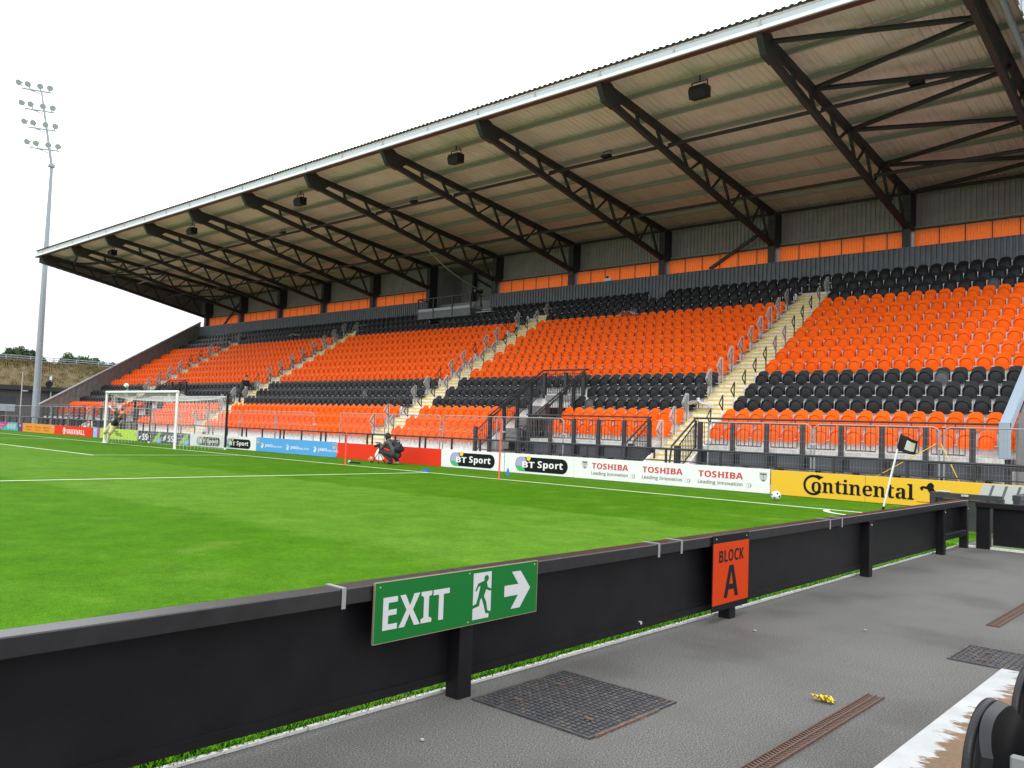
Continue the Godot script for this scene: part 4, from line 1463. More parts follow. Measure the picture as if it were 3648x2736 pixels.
	sticker("drop", [PackedVector2Array([Vector2(2.45, 0.10), Vector2(2.62, 0.04), Vector2(2.85, 0.05), Vector2(3.0, 0.12), Vector2(2.82, 0.26), Vector2(2.66, 0.50), Vector2(2.55, 0.44), Vector2(2.42, 0.24)])], M.whitepaint, b)
	b = board(-15.86, -12.84, M.white, "white board with dark pill logo between red board and red pole", 0.61)
	sport_logo(b, 1.53, 0.30, 2.14, 0.46)
	b = board(-12.82, -3.64, M.white, "long white board with three red words and one pill logo", 0.62, [-9.95, -6.69])
	sport_logo(b, 1.56, 0.30, 2.16, 0.46)
	for i in 3:
		var x := 3.56 + 1.79 * i
		letters("TOSHIBA", b, Vector3(x + 0.65, 0.405, 0.003), 1.30, 0.17, M.redink)
		letters("Leading Innovation", b, Vector3(x + 0.64, 0.18, 0.003), 1.30, 0.125, M.greyink, "Droid Sans", false)
		chevrons(b, x + 1.36, 0.18, 0.10)
	shield(b, Vector2(3.29, 0.42), 0.21, 0.24)
	shield(b, Vector2(9.0, 0.42), 0.21, 0.24)
	b = board(-3.62, 2.6, M.gold, "yellow board with dark serif lettering beside the corner flag", 0.61, [-1.28])
	var cx := 0.86
	sticker("letter_ring", [ring(Vector2(1.10, 0.31), 0.19, 0.25, 0.75, TAU - 0.65, 24), PackedVector2Array([Vector2(1.16, 0.57), Vector2(1.36, 0.52), Vector2(1.26, 0.46)])], M.ink, b)
	letters("ontinental", b, Vector3(2.24, 0.315, 0.003), 2.36, 0.36, M.ink, "Droid Serif", true)
	# prancing horse mark and rule
	sticker("horse", [PackedVector2Array([Vector2(3.54, 0.43), Vector2(3.60, 0.47), Vector2(3.68, 0.46), Vector2(3.72, 0.53), Vector2(3.78, 0.56), Vector2(3.84, 0.50), Vector2(3.83, 0.42), Vector2(3.90, 0.33), Vector2(4.02, 0.26), Vector2(4.06, 0.16), Vector2(3.98, 0.22), Vector2(3.92, 0.24), Vector2(3.90, 0.12), Vector2(3.84, 0.12), Vector2(3.86, 0.22), Vector2(3.76, 0.30), Vector2(3.70, 0.40), Vector2(3.62, 0.42), Vector2(3.60, 0.36), Vector2(3.57, 0.37)])], M.ink, b)
	sticker("rule", [PackedVector2Array([Vector2(3.48, 0.105), Vector2(4.2, 0.105), Vector2(4.2, 0.115), Vector2(3.48, 0.115)])], M.ink, b)
	sticker("tyre", [PackedVector2Array([Vector2(4.62, 0.01), Vector2(6.2, 0.01), Vector2(6.2, 0.60), Vector2(4.82, 0.60), Vector2(4.70, 0.30)])], M.lightgrey, b)
	for i in 5:
		var x := 4.82 + i * 0.25
		sticker("tread_groove", [PackedVector2Array([Vector2(x, 0.02), Vector2(x + 0.05, 0.02), Vector2(x + 0.22, 0.58), Vector2(x + 0.17, 0.58)])], M.greyink, b, 0.005)

# ------------------------------------------------------------------ near barrier and its signs
func barrier() -> void:
	var o := thing("pitch_barrier", "dark grey steel barrier with flat top rail along the walkway", "barrier")
	var zs := [23.0, 20.0, 17.0, 13.98, 11.02, 7.96, 5.27, 4.18]
	for i in zs.size() - 1:
		var za: float = zs[i]
		var zb: float = zs[i + 1]
		var g := Geo.new()
		g.cbox(Vector3(2.62, 0.622, (za + zb) * 0.5), Vector3(0.12, 0.078, za - zb - 0.004), 0.005)
		part("top_rail", g, M.barrier_top, o)
		g = Geo.new()
		var y0 := 0.075 if i < 6 else 0.24
		g.span(Vector3(2.575, y0, za - 0.05), Vector3(2.583, 0.585, zb + 0.05))
		if i < 6:
			g.span(Vector3(2.583, y0, za - 0.05), Vector3(2.598, y0 + 0.045, zb + 0.05))
			g.span(Vector3(2.55, y0 - 0.004, za - 0.05), Vector3(2.5745, y0 + 0.008, zb + 0.05))
		part("panel", g, M.barrier, o)
		if i == 6:
			g = Geo.new()
			g.cbox(Vector3(2.62, 0.21, (za + zb) * 0.5), Vector3(0.10, 0.08, za - zb - 0.08), 0.004)
			part("lower_rail", g, M.barrier, o)
	for z in zs:
		var g := Geo.new()
		g.cbox(Vector3(2.625, 0.28, z), Vector3(0.10, 0.604, 0.10), 0.005)
		part("post", g, M.barrier, o)
		g = Geo.new()
		g.tube(Vector3(2.677, 0.54, z), Vector3(2.682, 0.54, z), 0.010)
		part("bolt", g, M.galv, o)
	var bz := Geo.new()
	bz.tube(Vector3(2.584, 0.115, 12.2), Vector3(2.60, 0.115, 12.2), 0.012)
	part("bolt", bz, M.galv, o)
	# straps over the top rail
	var cm := Geo.new()
	cm.span(Vector3(2.553, 0.6615, -0.011), Vector3(2.686, 0.666, 0.011))
	cm.span(Vector3(2.682, 0.57, -0.011), Vector3(2.686, 0.6613, 0.011))
	cm.span(Vector3(2.551, 0.60, -0.011), Vector3(2.555, 0.6613, 0.011))
	var cmesh := cm.mesh()
	var said := ["left of the green exit sign", "midway between the green and orange signs", "just left of the orange sign's neighbour post", "beyond the orange sign", "farther of the pair beyond the orange sign"]
	var cz := [14.80, 12.13, 11.83, 9.10, 8.80]
	var cp: Node3D = null
	for i in 5:
		var s: String = "grey metal strap hooked over the barrier top " + said[i]
		if cp == null:
			cp = thing("strap", s, "strap", Vector3(0, 0, cz[i]), 0.0, "metal straps on the barrier")
			part("strip", cmesh, M.strap, cp)
		else:
			copy(cp, "strap", Vector3(0, 0, cz[i]), s)
	# second run at the corner, along the goal line direction
	var c := thing("corner_barrier", "dark steel barrier run turning right at the corner of the walkway", "barrier")
	var g2 := Geo.new()
	g2.cbox(Vector3(5.9, 0.60, 4.05), Vector3(6.3, 0.075, 0.12), 0.005)
	part("top_rail", g2, M.barrier, c)
	g2 = Geo.new()
	g2.span(Vector3(2.95, 0.05, 4.0), Vector3(9.0, 0.57, 4.01))
	part("panel", g2, M.barrier, c)
	for x in [2.84, 5.9, 8.9]:
		g2 = Geo.new()
		g2.cbox(Vector3(x, 0.27, 4.03), Vector3(0.17 if x < 3 else 0.1, 0.582, 0.10), 0.005)
		part("post", g2, M.barrier, c)
	var gt := thing("barrier_gate", "dark steel gate leaf standing between the corner barrier and yellow board", "gate")
	g2 = Geo.new()
	g2.cbox(Vector3(2.2, 0.60, 2.36), Vector3(1.04, 0.09, 0.10), 0.006)
	part("top_rail", g2, M.steel, gt)
	g2 = Geo.new()
	g2.span(Vector3(1.75, 0.06, 2.36), Vector3(2.66, 0.55, 2.37))
	part("panel", g2, M.steel, gt)
	for x in [1.72, 2.69]:
		g2 = Geo.new()
		g2.cbox(Vector3(x, 0.30, 2.36), Vector3(0.09, 0.61, 0.11), 0.006)
		part("post", g2, M.steel, gt)
	g2 = Geo.new()
	g2.tube(Vector3(1.78, 0.66, 2.40), Vector3(1.98, 0.66, 2.40), 0.012)
	g2.box(Vector3(2.2, 0.62, 2.425), Vector3(0.10, 0.03, 0.03))
	part("latch", g2, M.galv, gt)
	var f := thing("far_barrier", "dark steel barrier continuing behind the gate towards the stand", "barrier")
	g2 = Geo.new()
	g2.cbox(Vector3(2.78, 0.60, -0.9), Vector3(0.12, 0.09, 5.3), 0.006)
	part("top_rail", g2, M.steel, f)
	g2 = Geo.new()
	g2.span(Vector3(2.74, 0.06, -3.5), Vector3(2.75, 0.56, 1.7))
	part("panel", g2, M.steel, f)
	for z in [1.7, -0.9, -3.5]:
		g2 = Geo.new()
		g2.cbox(Vector3(2.78, 0.28, z), Vector3(0.10, 0.56, 0.10), 0.006)
		part("post", g2, M.steel, f)
	exit_sign()
	block_sign()

func exit_sign() -> void:
	# local frame: x runs along the barrier towards the corner, z faces the walkway
	var bas := Basis(Vector3(0, 0, -1), Vector3.UP, Vector3(1, 0, 0))
	var o := thing("exit_sign", "green exit sign with white running figure and arrow on the barrier", "sign", Vector3(2.688, 0.525, 14.04))
	o.basis = bas
	var W := 1.18
	var H := 0.285
	var g := Geo.new()
	g.cbox(Vector3(0, 0, 0.006), Vector3(W, H, 0.010), 0.0015)
	part("plate", g, M.green, o)
	g = Geo.new()
	for s in [-1, 1]:
		g.box(Vector3(0, s * (H * 0.5 + 0.0015), 0.006), Vector3(W + 0.006, 0.003, 0.012))
		g.box(Vector3(s * (W * 0.5 + 0.0015), 0, 0.006), Vector3(0.003, H, 0.012))
	part("edge", g, M.brass, o)
	letters("EXIT", o, Vector3(-0.322, -0.008, 0.0112), 0.435, 0.155, M.signwhite, "Droid Sans", true, Basis(), 0.002)
	# door opening with the running figure cut out of it
	var P := func(a: Array, ox: float, oy: float, s: float) -> PackedVector2Array:
		var p := PackedVector2Array()
		for q in a:
			p.append(Vector2(ox + q[0] * s, oy + q[1] * s))
		return p
	var dx := 0.070
	var door := P.call([[0.0, 0.0], [0.50, 0.0], [0.50, 0.12], [0.56, 0.14], [0.56, 1.0], [0.0, 1.0]], dx, -0.122, 0.245)
	# white field split round the man: use clip so that the sign's green shows as the figure
	var man := [
		P.call([[0.06, 0.62], [0.10, 0.60], [0.17, 0.70], [0.26, 0.72], [0.34, 0.74], [0.40, 0.62], [0.50, 0.58], [0.60, 0.58], [0.60, 0.63], [0.52, 0.63], [0.45, 0.67], [0.42, 0.78], [0.36, 0.82], [0.14, 0.77]], dx, -0.122, 0.245),
		P.call([[0.22, 0.74], [0.40, 0.76], [0.40, 0.60], [0.34, 0.48], [0.42, 0.34], [0.46, 0.16], [0.52, 0.13], [0.52, 0.08], [0.40, 0.10], [0.32, 0.32], [0.26, 0.44], [0.22, 0.40], [0.20, 0.28], [-0.10, 0.22], [-0.12, 0.17], [-0.16, 0.17], [-0.13, 0.28], [0.10, 0.34], [0.16, 0.50]], dx, -0.122, 0.245)]
	var head := disc(Vector2(dx + 0.40 * 0.245, -0.122 + 0.86 * 0.245), 0.0175, 18)
	var keep: Array = [door]
	for cut in [man[0], man[1], head]:
		var nxt := []
		for k in keep:
			for r in Geometry2D.clip_polygons(k, cut):
				if not Geometry2D.is_polygon_clockwise(r):
					nxt.append(r)
				else:
					pass
		keep = nxt
	# the head lies wholly inside the door: leave it as a raised green disc
	sticker("doorway_symbol", keep, M.signwhite, o, 0.0112, 0.0012)
	sticker("running_figure_head", [head], M.green, o, 0.0114, 0.0018)
	sticker("arrow", [PackedVector2Array([Vector2(0.315, -0.030), Vector2(0.430, -0.030), Vector2(0.372, -0.102), Vector2(0.445, -0.102), Vector2(0.530, 0.0), Vector2(0.445, 0.102), Vector2(0.372, 0.102), Vector2(0.430, 0.030), Vector2(0.315, 0.030)])], M.signwhite, o, 0.0112, 0.0012)
	g = Geo.new()
	for q in [[-0.56, 0.12], [0.04, 0.125], [0.565, 0.125], [0.04, -0.13]]:
		g.ball(Vector3(q[0], q[1], 0.011), 0.006, 8, 5, Vector3(1, 1, 0.5))
	part("screw", g, M.brass, o)

func block_sign() -> void:
	var bas := Basis(Vector3(0, 0, -1), Vector3.UP, Vector3(1, 0, 0))
	var o := thing("block_sign", "orange and black block letter sign hung on the barrier", "sign", Vector3(2.688, 0.375, 11.10))
	o.basis = bas
	var g := Geo.new()
	g.cbox(Vector3(0, 0, 0.004), Vector3(0.585, 0.575, 0.007), 0.001)
	part("plate", g, M.ink, o)
	g = Geo.new()
	g.cbox(Vector3(0, -0.006, 0.009), Vector3(0.575, 0.468, 0.003), 0.0005)
	part("face", g, M.signorange, o)
	letters("BLOCK", o, Vector3(0.0, 0.125, 0.0105), 0.40, 0.092, M.ink, "Droid Sans", true, Basis(), 0.0015)
	letters("A", o, Vector3(0.0, -0.075, 0.0105), 0.235, 0.245, M.ink, "Droid Sans", true, Basis(), 0.0015)
	g = Geo.new()
	for q in [[-0.24, 0.26], [0.25, 0.26]]:
		g.ball(Vector3(q[0], q[1], 0.008), 0.006, 8, 5, Vector3(1, 1, 0.5))
	part("screw", g, M.galv, o)

# ------------------------------------------------------------------ things on the walkway
func cover(o: Node3D, w: float, d: float, nx: int, nz: int) -> void:
	var g := Geo.new()
	g.span(Vector3(-w * 0.5, -0.02, -d * 0.5), Vector3(w * 0.5, 0.000, d * 0.5))
	part("plate", g, M.rust, o)
	g = Geo.new()
	for s in [-1, 1]:
		g.box(Vector3(s * (w * 0.5 + 0.012), -0.005, 0), Vector3(0.016, 0.024, d + 0.04))
		g.box(Vector3(0, -0.005, s * (d * 0.5 + 0.012)), Vector3(w + 0.008, 0.024, 0.016))
	part("surround", g, M.rust, o)
	g = Geo.new()
	g.box(Vector3(w * 0.5 + 0.024, -0.002, 0.1 * d), Vector3(0.012, 0.022, d * 0.75))
	part("rusty_edge", g, M.rustedge, o)
	var st := Geo.new()
	for i in nx:
		for j in nz:
			var x := -w * 0.5 + (i + 0.5) * w / nx
			var z := -d * 0.5 + (j + 0.5) * d / nz
			if (i + j) % 2 == 0:
				st.box(Vector3(x, 0.003, z), Vector3(w / nx * 0.78, 0.008, d / nz * 0.42))
			else:
				st.box(Vector3(x, 0.003, z), Vector3(w / nx * 0.42, 0.008, d / nz * 0.78))
	var p := part("raised_stud", st, M.rust, o)
	p.set_meta("kind", "stuff")
	for q in [[-0.3, -0.2], [0.32, 0.25], [-0.28, 0.3]]:
		g = Geo.new()
		g.box(Vector3(q[0] * w, 0.009, q[1] * d), Vector3(0.05, 0.006, 0.025))
		part("keyhole", g, M.rustdrain, o)

func drain(o: Node3D, len: float) -> void:
	var g := Geo.new()
	g.box(Vector3(0, -0.02, 0), Vector3(0.085, 0.02, len))
	part("channel", g, M.void, o)
	g = Geo.new()
	for s in [-1, 0, 1]:
		g.box(Vector3(s * 0.042, -0.001, 0), Vector3(0.008, 0.022, len))
	part("side_bar", g, M.rustdrain, o)
	var st := Geo.new()
	var n := int(len / 0.027)
	for i in n:
		var z := -len * 0.5 + (i + 0.5) * len / n
		for s in [-1, 1]:
			st.box(Vector3(s * 0.021, -0.003, z), Vector3(0.036, 0.016, 0.012), Basis(Vector3.UP, 0.35 * s))
	var p := part("grating_bar", st, M.rustdrain, o)
	p.set_meta("kind", "stuff")

func path_things() -> void:
	var o := thing("manhole_cover", "square cast iron manhole cover in front of the exit sign post", "manhole cover", Vector3(3.10, -0.003, 13.58), 0.01, "iron covers in the walkway")
	cover(o, 0.73, 0.74, 20, 20)
	o = thing("manhole_cover", "rectangular iron manhole cover beside the white painted edge", "manhole cover", Vector3(4.62, -0.003, 10.72), 0.0, "iron covers in the walkway")
	cover(o, 0.76, 0.50, 20, 14)
	o = thing("drain_grating", "rusty slotted drain grating near the yellow rag", "drain grating", Vector3(4.185, -0.003, 13.45), 0.0, "slotted drains in the walkway")
	drain(o, 2.45)
	o = thing("drain_grating", "rusty drain strip farther up the walkway at the right", "drain grating", Vector3(4.185, -0.003, 8.75), 0.0, "slotted drains in the walkway")
	drain(o, 1.7)
	# worn painted concrete edge of the near terrace
	var pg := Geo.new()
	pg.cbox(Vector3(6.55, -0.02, 12.55), Vector3(4.0, 0.07, 3.0), 0.01)
	var W := 400
	var HH := 1200
	var im := Image.create(W, HH, false, Image.FORMAT_RGB8)
	var f := FastNoiseLite.new()
	f.seed = 31
	f.frequency = 0.045
	f.fractal_octaves = 4
	for j in HH:
		for i in W:
			var x := i / float(W) * 1.0      # metres from the edge
			var z := j / float(HH) * 3.0
			var e := minf(x, z * 0.9 + 0.02)
			var nn := f.get_noise_2d(x * 90.0, z * 190.0) + 0.45 * f.get_noise_2d(x * 420.0, z * 900.0)
			var t := smoothstep(-0.03, 0.03, e - (0.13 + 0.13 * nn))
			t = clampf(t + 0.10 * f.get_noise_2d(x * 1500.0, z * 1500.0), 0.0, 1.0)
			var br := Vector3(0.105, 0.075, 0.036).lerp(Vector3(0.15, 0.08, 0.042), clampf(f.get_noise_2d(x * 40.0 + 90.0, z * 40.0) + 0.5, 0, 1))
			br *= 1.0 + 0.25 * f.get_noise_2d(x * 700.0, z * 700.0)
			var c := (Vector3(0.345, 0.36, 0.365) * (1.0 + 0.22 * f.get_noise_2d(x * 60.0, z * 60.0))).lerp(br, t)
			im.set_pixel(i, j, Color(c.x, c.y, c.z).linear_to_srgb())
	var pm := mat(1, 1, 1, 0.8)
	pm.albedo_texture = ImageTexture.create_from_image(im)
	var top := Geo.new()
	var y := 0.019
	var a := Vector3(4.56, y, 11.06)
	var b := Vector3(5.56, y, 11.06)
	var c2 := Vector3(5.56, y, 14.04)
	var d := Vector3(4.56, y, 14.04)
	top.v.append_array([a, b, c2, a, c2, d])
	for i in 6:
		top.n.append(Vector3.UP)
	top.u.append_array([Vector2(0, 0), Vector2(1, 0), Vector2(1, 1), Vector2(0, 0), Vector2(1, 1), Vector2(0, 1)])
	pg.span(Vector3(5.56, -0.02, 13.2), Vector3(9.0, 0.46, 22.0))
	structure("terrace_edge", pg, M.kerb)
	structure("worn_paint", top, pm)
	# yellow rag: a few crumpled strips
	var rg := Geo.new()
	var r := RandomNumberGenerator.new()
	r.seed = 3
	for s in 5:
		var g := []
		var x0 := r.randf_range(-0.045, 0.02)
		var z0 := r.randf_range(-0.02, 0.02)
		var ang := r.randf_range(-0.5, 0.5)
		for i in 9:
			var col := []
			for j in 3:
				var t := i / 8.0
				col.append(Vector3(x0 + t * 0.075 * cos(ang) , 0.012 + 0.014 * sin(t * 9.0 + s) + 0.004 * j, z0 + t * 0.05 * sin(ang) + (j - 1) * 0.012 + 0.008 * sin(t * 7 + s * 2)))
			g.append(col)
		rg.shell(g, 0.002)
	var rag := thing("rag", "small crumpled yellow rag lying on the asphalt", "rag", Vector3(3.98, 0.0, 12.55))
	part("cloth", rg, mat(0.75, 0.55, 0.01, 0.8), rag)
	# scraps
	for q in [[3.55, 10.6, "small pale pebble on the asphalt beyond the drain"], [3.0, 11.3, "small stone lying near the foot of the orange sign"], [2.98, 14.55, "small stone on the asphalt left of the manhole cover"]]:
		var sg := Geo.new()
		sg.ball(Vector3.ZERO, 0.011, 7, 5, Vector3(1.3, 0.6, 0.9))
		var so := part("stone", sg, M.concdark, self)
		so.position = Vector3(q[0], 0.001, q[1])
		tag(so, q[2], "stone")
	near_seats()

func near_seats() -> void:
	# black tip-up seats of the near stand, seen from above and behind at the lower right
	var ms := seat_meshes(4)
	for i in 2:
		var o := thing("near_seat", ["black folded seat closest to the camera at the lower right corner", "black folded seat just outside, beside the closest one"][i], "seat", Vector3(5.34, 0.48, 14.73 - 0.5 * i), -PI * 0.5, "black seats of the near stand")
		part("backrest", ms[0], M.blackgrey, o)
		part("seat_pan", ms[1], M.black, o)
		var nb := Geo.new()
		nb.cbox(Vector3(0.238, 0.10, -0.085), Vector3(0.018, 0.30, 0.036), 0.005)
		nb.cbox(Vector3(0.238, -0.02, 0.0), Vector3(0.02, 0.03, 0.12), 0.005)
		nb.box(Vector3(0.238, -0.16, -0.10), Vector3(0.018, 0.34, 0.03))
		part("bracket", nb, mat(0.16, 0.17, 0.17, 0.5), o)

# ------------------------------------------------------------------ goal, flags, balls
func ball_thing(at: Vector3, label: String, base: Material, spot: Material) -> void:
	var o := thing("football", label, "ball", at, 0.0, "footballs")
	var g := Geo.new()
	g.ball(Vector3.ZERO, 0.11, 24, 14)
	part("cover", g, base, o)
	var sg := Geo.new()
	for d in [Vector3(0.6, 0.5, 0.62), Vector3(-0.5, 0.2, 0.84), Vector3(0.1, -0.5, 0.86), Vector3(0.95, -0.1, 0.3), Vector3(-0.2, 0.95, 0.25), Vector3(-0.9, -0.3, 0.2), Vector3(0.3, 0.4, -0.85), Vector3(-0.5, 0.1, -0.85)]:
		var n: Vector3 = d.normalized()
		var x := n.cross(Vector3(0.3, 1, 0.2)).normalized()
		var y := n.cross(x)
		for i in 6:
			var a := TAU * i / 6.0
			var b := TAU * (i + 1) / 6.0
			var pa := (n * 0.11 + (x * cos(a) + y * sin(a)) * (0.045 if i % 2 == 0 else 0.022)).normalized() * 0.1108
			var pb := (n * 0.11 + (x * cos(b) + y * sin(b)) * (0.045 if i % 2 == 1 else 0.022)).normalized() * 0.1108
			sg.tri(n * 0.1125, pa, pb, n)
	part("patch", sg, spot, o)

func goal_and_pitch_things() -> void:
	var cx := -33.28
	var o := thing("goal", "white football goal with white net at the far side of the pitch", "goal", Vector3(cx, 0, 0))
	for s in [-1, 1]:
		var g := Geo.new()
		g.tube(Vector3(s * 3.72, 0, 0), Vector3(s * 3.72, 2.44, 0), 0.06, -1, 14)
		part("post", g, M.whitepaint, o)
	var cb := Geo.new()
	cb.tube(Vector3(-3.78, 2.50, 0), Vector3(3.78, 2.50, 0), 0.06, -1, 14)
	part("crossbar", cb, M.whitepaint, o)
	# net: knotted cords, hung from the bar back to the poles and down
	var back := -2.35
	var top := func(x: float, t: float) -> Vector3:
		return Vector3(lerpf(x, x * 1.03, t), 2.44 - 0.30 * sin(t * PI) * (1.0 - 0.25 * pow(x / 3.72, 2.0)) - 0.02 * t - (0.0 if t < 0.99 else 0.0), lerpf(-0.06, back, t))
	var bk := func(x: float, t: float) -> Vector3:
		return Vector3(x * 1.03, lerpf(2.42, 0.0, t), back + 0.12 * sin(t * PI))
	var net := Geo.new()
	var seg := func(a: Vector3, b: Vector3) -> void: net.bar(a, b, 0.007, 0.007)
	var nx := 46
	var nt := 14
	var nb := 14
	for i in nx + 1:
		var x := lerpf(-3.72, 3.72, i / float(nx))
		for j in nt:
			seg.call(top.call(x, j / float(nt)), top.call(x, (j + 1) / float(nt)))
		for j in nb:
			seg.call(bk.call(x, j / float(nb)), bk.call(x, (j + 1) / float(nb)))
	for j in range(1, nt + 1):
		for i in 23:
			seg.call(top.call(lerpf(-3.72, 3.72, i / 23.0), j / float(nt)), top.call(lerpf(-3.72, 3.72, (i + 1) / 23.0), j / float(nt)))
	for j in range(1, nb + 1):
		for i in 23:
			seg.call(bk.call(lerpf(-3.72, 3.72, i / 23.0), j / float(nb)), bk.call(lerpf(-3.72, 3.72, (i + 1) / 23.0), j / float(nb)))
	for s in [-1, 1]:
		for i in 15:
			var t := i / 14.0
			var a: Vector3 = top.call(s * 3.72, t)
			seg.call(a, Vector3(a.x, 0.0, a.z))
		for j in range(1, 15):
			var yv := 2.44 * j / 15.0
			var k := 7
			for i in k:
				var ta := i / float(k)
				var tb := (i + 1) / float(k)
				seg.call(Vector3(s * 3.72 * lerpf(1, 1.03, ta), yv, lerpf(-0.06, back, ta)), Vector3(s * 3.72 * lerpf(1, 1.03, tb), yv, lerpf(-0.06, back, tb)))
	var np := part("net", net, M.net, o)
	# slack white hem of the top net
	var hem := Geo.new()
	for i in 12:
		var xa := lerpf(-3.72, 3.72, i / 12.0)
		var xb := lerpf(-3.72, 3.72, (i + 1) / 12.0)
		hem.bar(top.call(xa, 0.5), top.call(xb, 0.5), 0.05, 0.02)
	hem.bar(Vector3(-3.83, 2.42, back), Vector3(3.83, 2.42, back), 0.02, 0.02)
	part("net_rope", hem, M.net, o)
	for s in [-1, 1]:
		var p := thing("net_pole", ["slim dark pole holding the net behind the far goal post", "tall black padded pole holding the net right of the goal"][0 if s < 0 else 1], "pole", Vector3(cx + s * 3.86, 0, back + 0.05))
		var g := Geo.new()
		g.tube(Vector3(0, 0.09, 0), Vector3(0, 2.55, 0), 0.055 if s > 0 else 0.04, -1, 10)
		part("shaft", g, M.black, p)
		g = Geo.new()
		g.tube(Vector3(0, 0, 0), Vector3(0, 0.095, 0), 0.062, -1, 10)
		part("foot", g, M.whitepaint, p)
	# corner flag leaning on the corner
	var fl := thing("corner_flag", "black corner flag with a pale badge on a leaning white pole", "flag", Vector3(0.12, 0, 0))
	var a := Vector3(0, 0.0, 0)
	var dv := Vector3(0.285, 1.30, 0)
	var g2 := Geo.new()
	g2.tube(a + dv * 0.12, a + dv, 0.018, -1, 10)
	part("pole", g2, M.whitepaint, fl)
	g2 = Geo.new()
	g2.tube(a + dv * 0.02, a + dv * 0.125, 0.026, 0.024, 10)
	part("spring_base", g2, M.black, fl)
	g2 = Geo.new()
	g2.tube(a - Vector3(0, 0.01, 0), a + dv * 0.03, 0.026, -1, 10)
	part("ground_socket", g2, M.whitepaint, fl)
	g2 = Geo.new()
	g2.tube(a + dv, a + dv * 1.235, 0.014, -1, 8)
	part("pole_tip", g2, M.black, fl)
	var grid := []
	for i in 9:
		var t := i / 8.0
		var col := []
		for j in 6:
			var q := j / 5.0
			var p0 := a + dv * lerpf(0.97, 1.21, q)
			col.append(p0 + Vector3(t * 0.30, -0.115 * t * (0.6 + 0.4 * q) + 0.012 * sin(t * 7.0), -0.10 * t + 0.04 * sin(t * 6.0 + q * 2.0)))
		grid.append(col)
	g2 = Geo.new()
	g2.shell(grid, 0.002)
	part("cloth", g2, M.black, fl)
	var bgrid := []
	for i in range(3, 8):
		var col := []
		for j in range(1, 5):
			col.append(grid[i][j] + Vector3(0, 0, 0.006))
		bgrid.append(col)
	g2 = Geo.new()
	g2.shell(bgrid, 0.001)
	part("badge", g2, tex_mat(0.09, [[0.30, 0.30, 0.22], [0.62, 0.60, 0.52], [0.72, 0.72, 0.70]], [0.3, 0.5, 0.75], 0.4, 0.8), fl)
	# training poles
	for q in [[-17.3, "red training pole on the goal line left of the orange ball"], [-10.2, "red training pole on the goal line before the white boards"]]:
		var tp := thing("training_pole", q[1], "pole", Vector3(q[0], 0, 0.0), 0.0, "red training poles")
		var g := Geo.new()
		g.tube(Vector3(0, 0.0, 0), Vector3(0.02, 1.70, 0), 0.024, -1, 10)
		part("shaft", g, M.polered, tp)
		g = Geo.new()
		g.tube(Vector3(0, 0, 0), Vector3(0, 0.05, 0), 0.03, 0.026, 10)
		part("foot", g, M.polered, tp)
	# blue marker cone, bottle
	var mc := thing("marker_cone", "blue dome marker on the goal line beside the white paint", "marker", Vector3(-13.58, 0, -0.30))
	var g3 := Geo.new()
	for r in [[0.15, 0.004, 0.10, 0.06], [0.10, 0.06, 0.045, 0.085]]:
		g3.tube(Vector3(0, r[1], 0), Vector3(0, r[3], 0), r[0], r[2], 18, false)
	g3.tube(Vector3(0, 0.0, 0), Vector3(0, 0.006, 0), 0.16, 0.15, 18)
	part("dome", g3, mat(0.02, 0.16, 0.62, 0.5), mc)
	var bo := thing("bottle", "blue drinks bottle standing on the grass before the white board", "bottle", Vector3(-11.24, 0, -1.5))
	g3 = Geo.new()
	g3.tube(Vector3(0, 0, 0), Vector3(0, 0.15, 0), 0.042, 0.042, 14)
	g3.tube(Vector3(0, 0.15, 0), Vector3(0, 0.19, 0), 0.042, 0.026, 14)
	part("body", g3, mat(0.03, 0.22, 0.62, 0.3), bo)
	g3 = Geo.new()
	g3.tube(Vector3(0, 0.19, 0), Vector3(0, 0.235, 0), 0.028, 0.022, 12)
	part("cap", g3, mat(0.10, 0.36, 0.70, 0.4), bo)
	ball_thing(Vector3(-2.62, 0.11, -1.2), "white and dark football resting before the yellow board", M.whitepaint, M.darkgrey)
	ball_thing(Vector3(-18.75, 0.11, -2.25), "orange football on the grass beside the tripod", mat(0.80, 0.11, 0.04, 0.4), mat(0.85, 0.62, 0.5, 0.5))
	ball_thing(Vector3(-33.41, 2.77, 0.6), "pale football in the air just above the goal crossbar", M.whitepaint, mat(0.40, 0.45, 0.12, 0.5))
	var kit := thing("microphone", "small dark kit with a white end lying by the red pole", "equipment", Vector3(-18.0, 0.0, -0.9))
	g3 = Geo.new()
	g3.bar(Vector3(-0.22, 0.04, 0.02), Vector3(0.25, 0.035, -0.05), 0.07, 0.05)
	part("body", g3, M.black, kit)
	g3 = Geo.new()
	g3.ball(Vector3(-0.24, 0.05, 0.02), 0.055, 10, 7)
	part("end_cap", g3, M.lightgrey, kit)

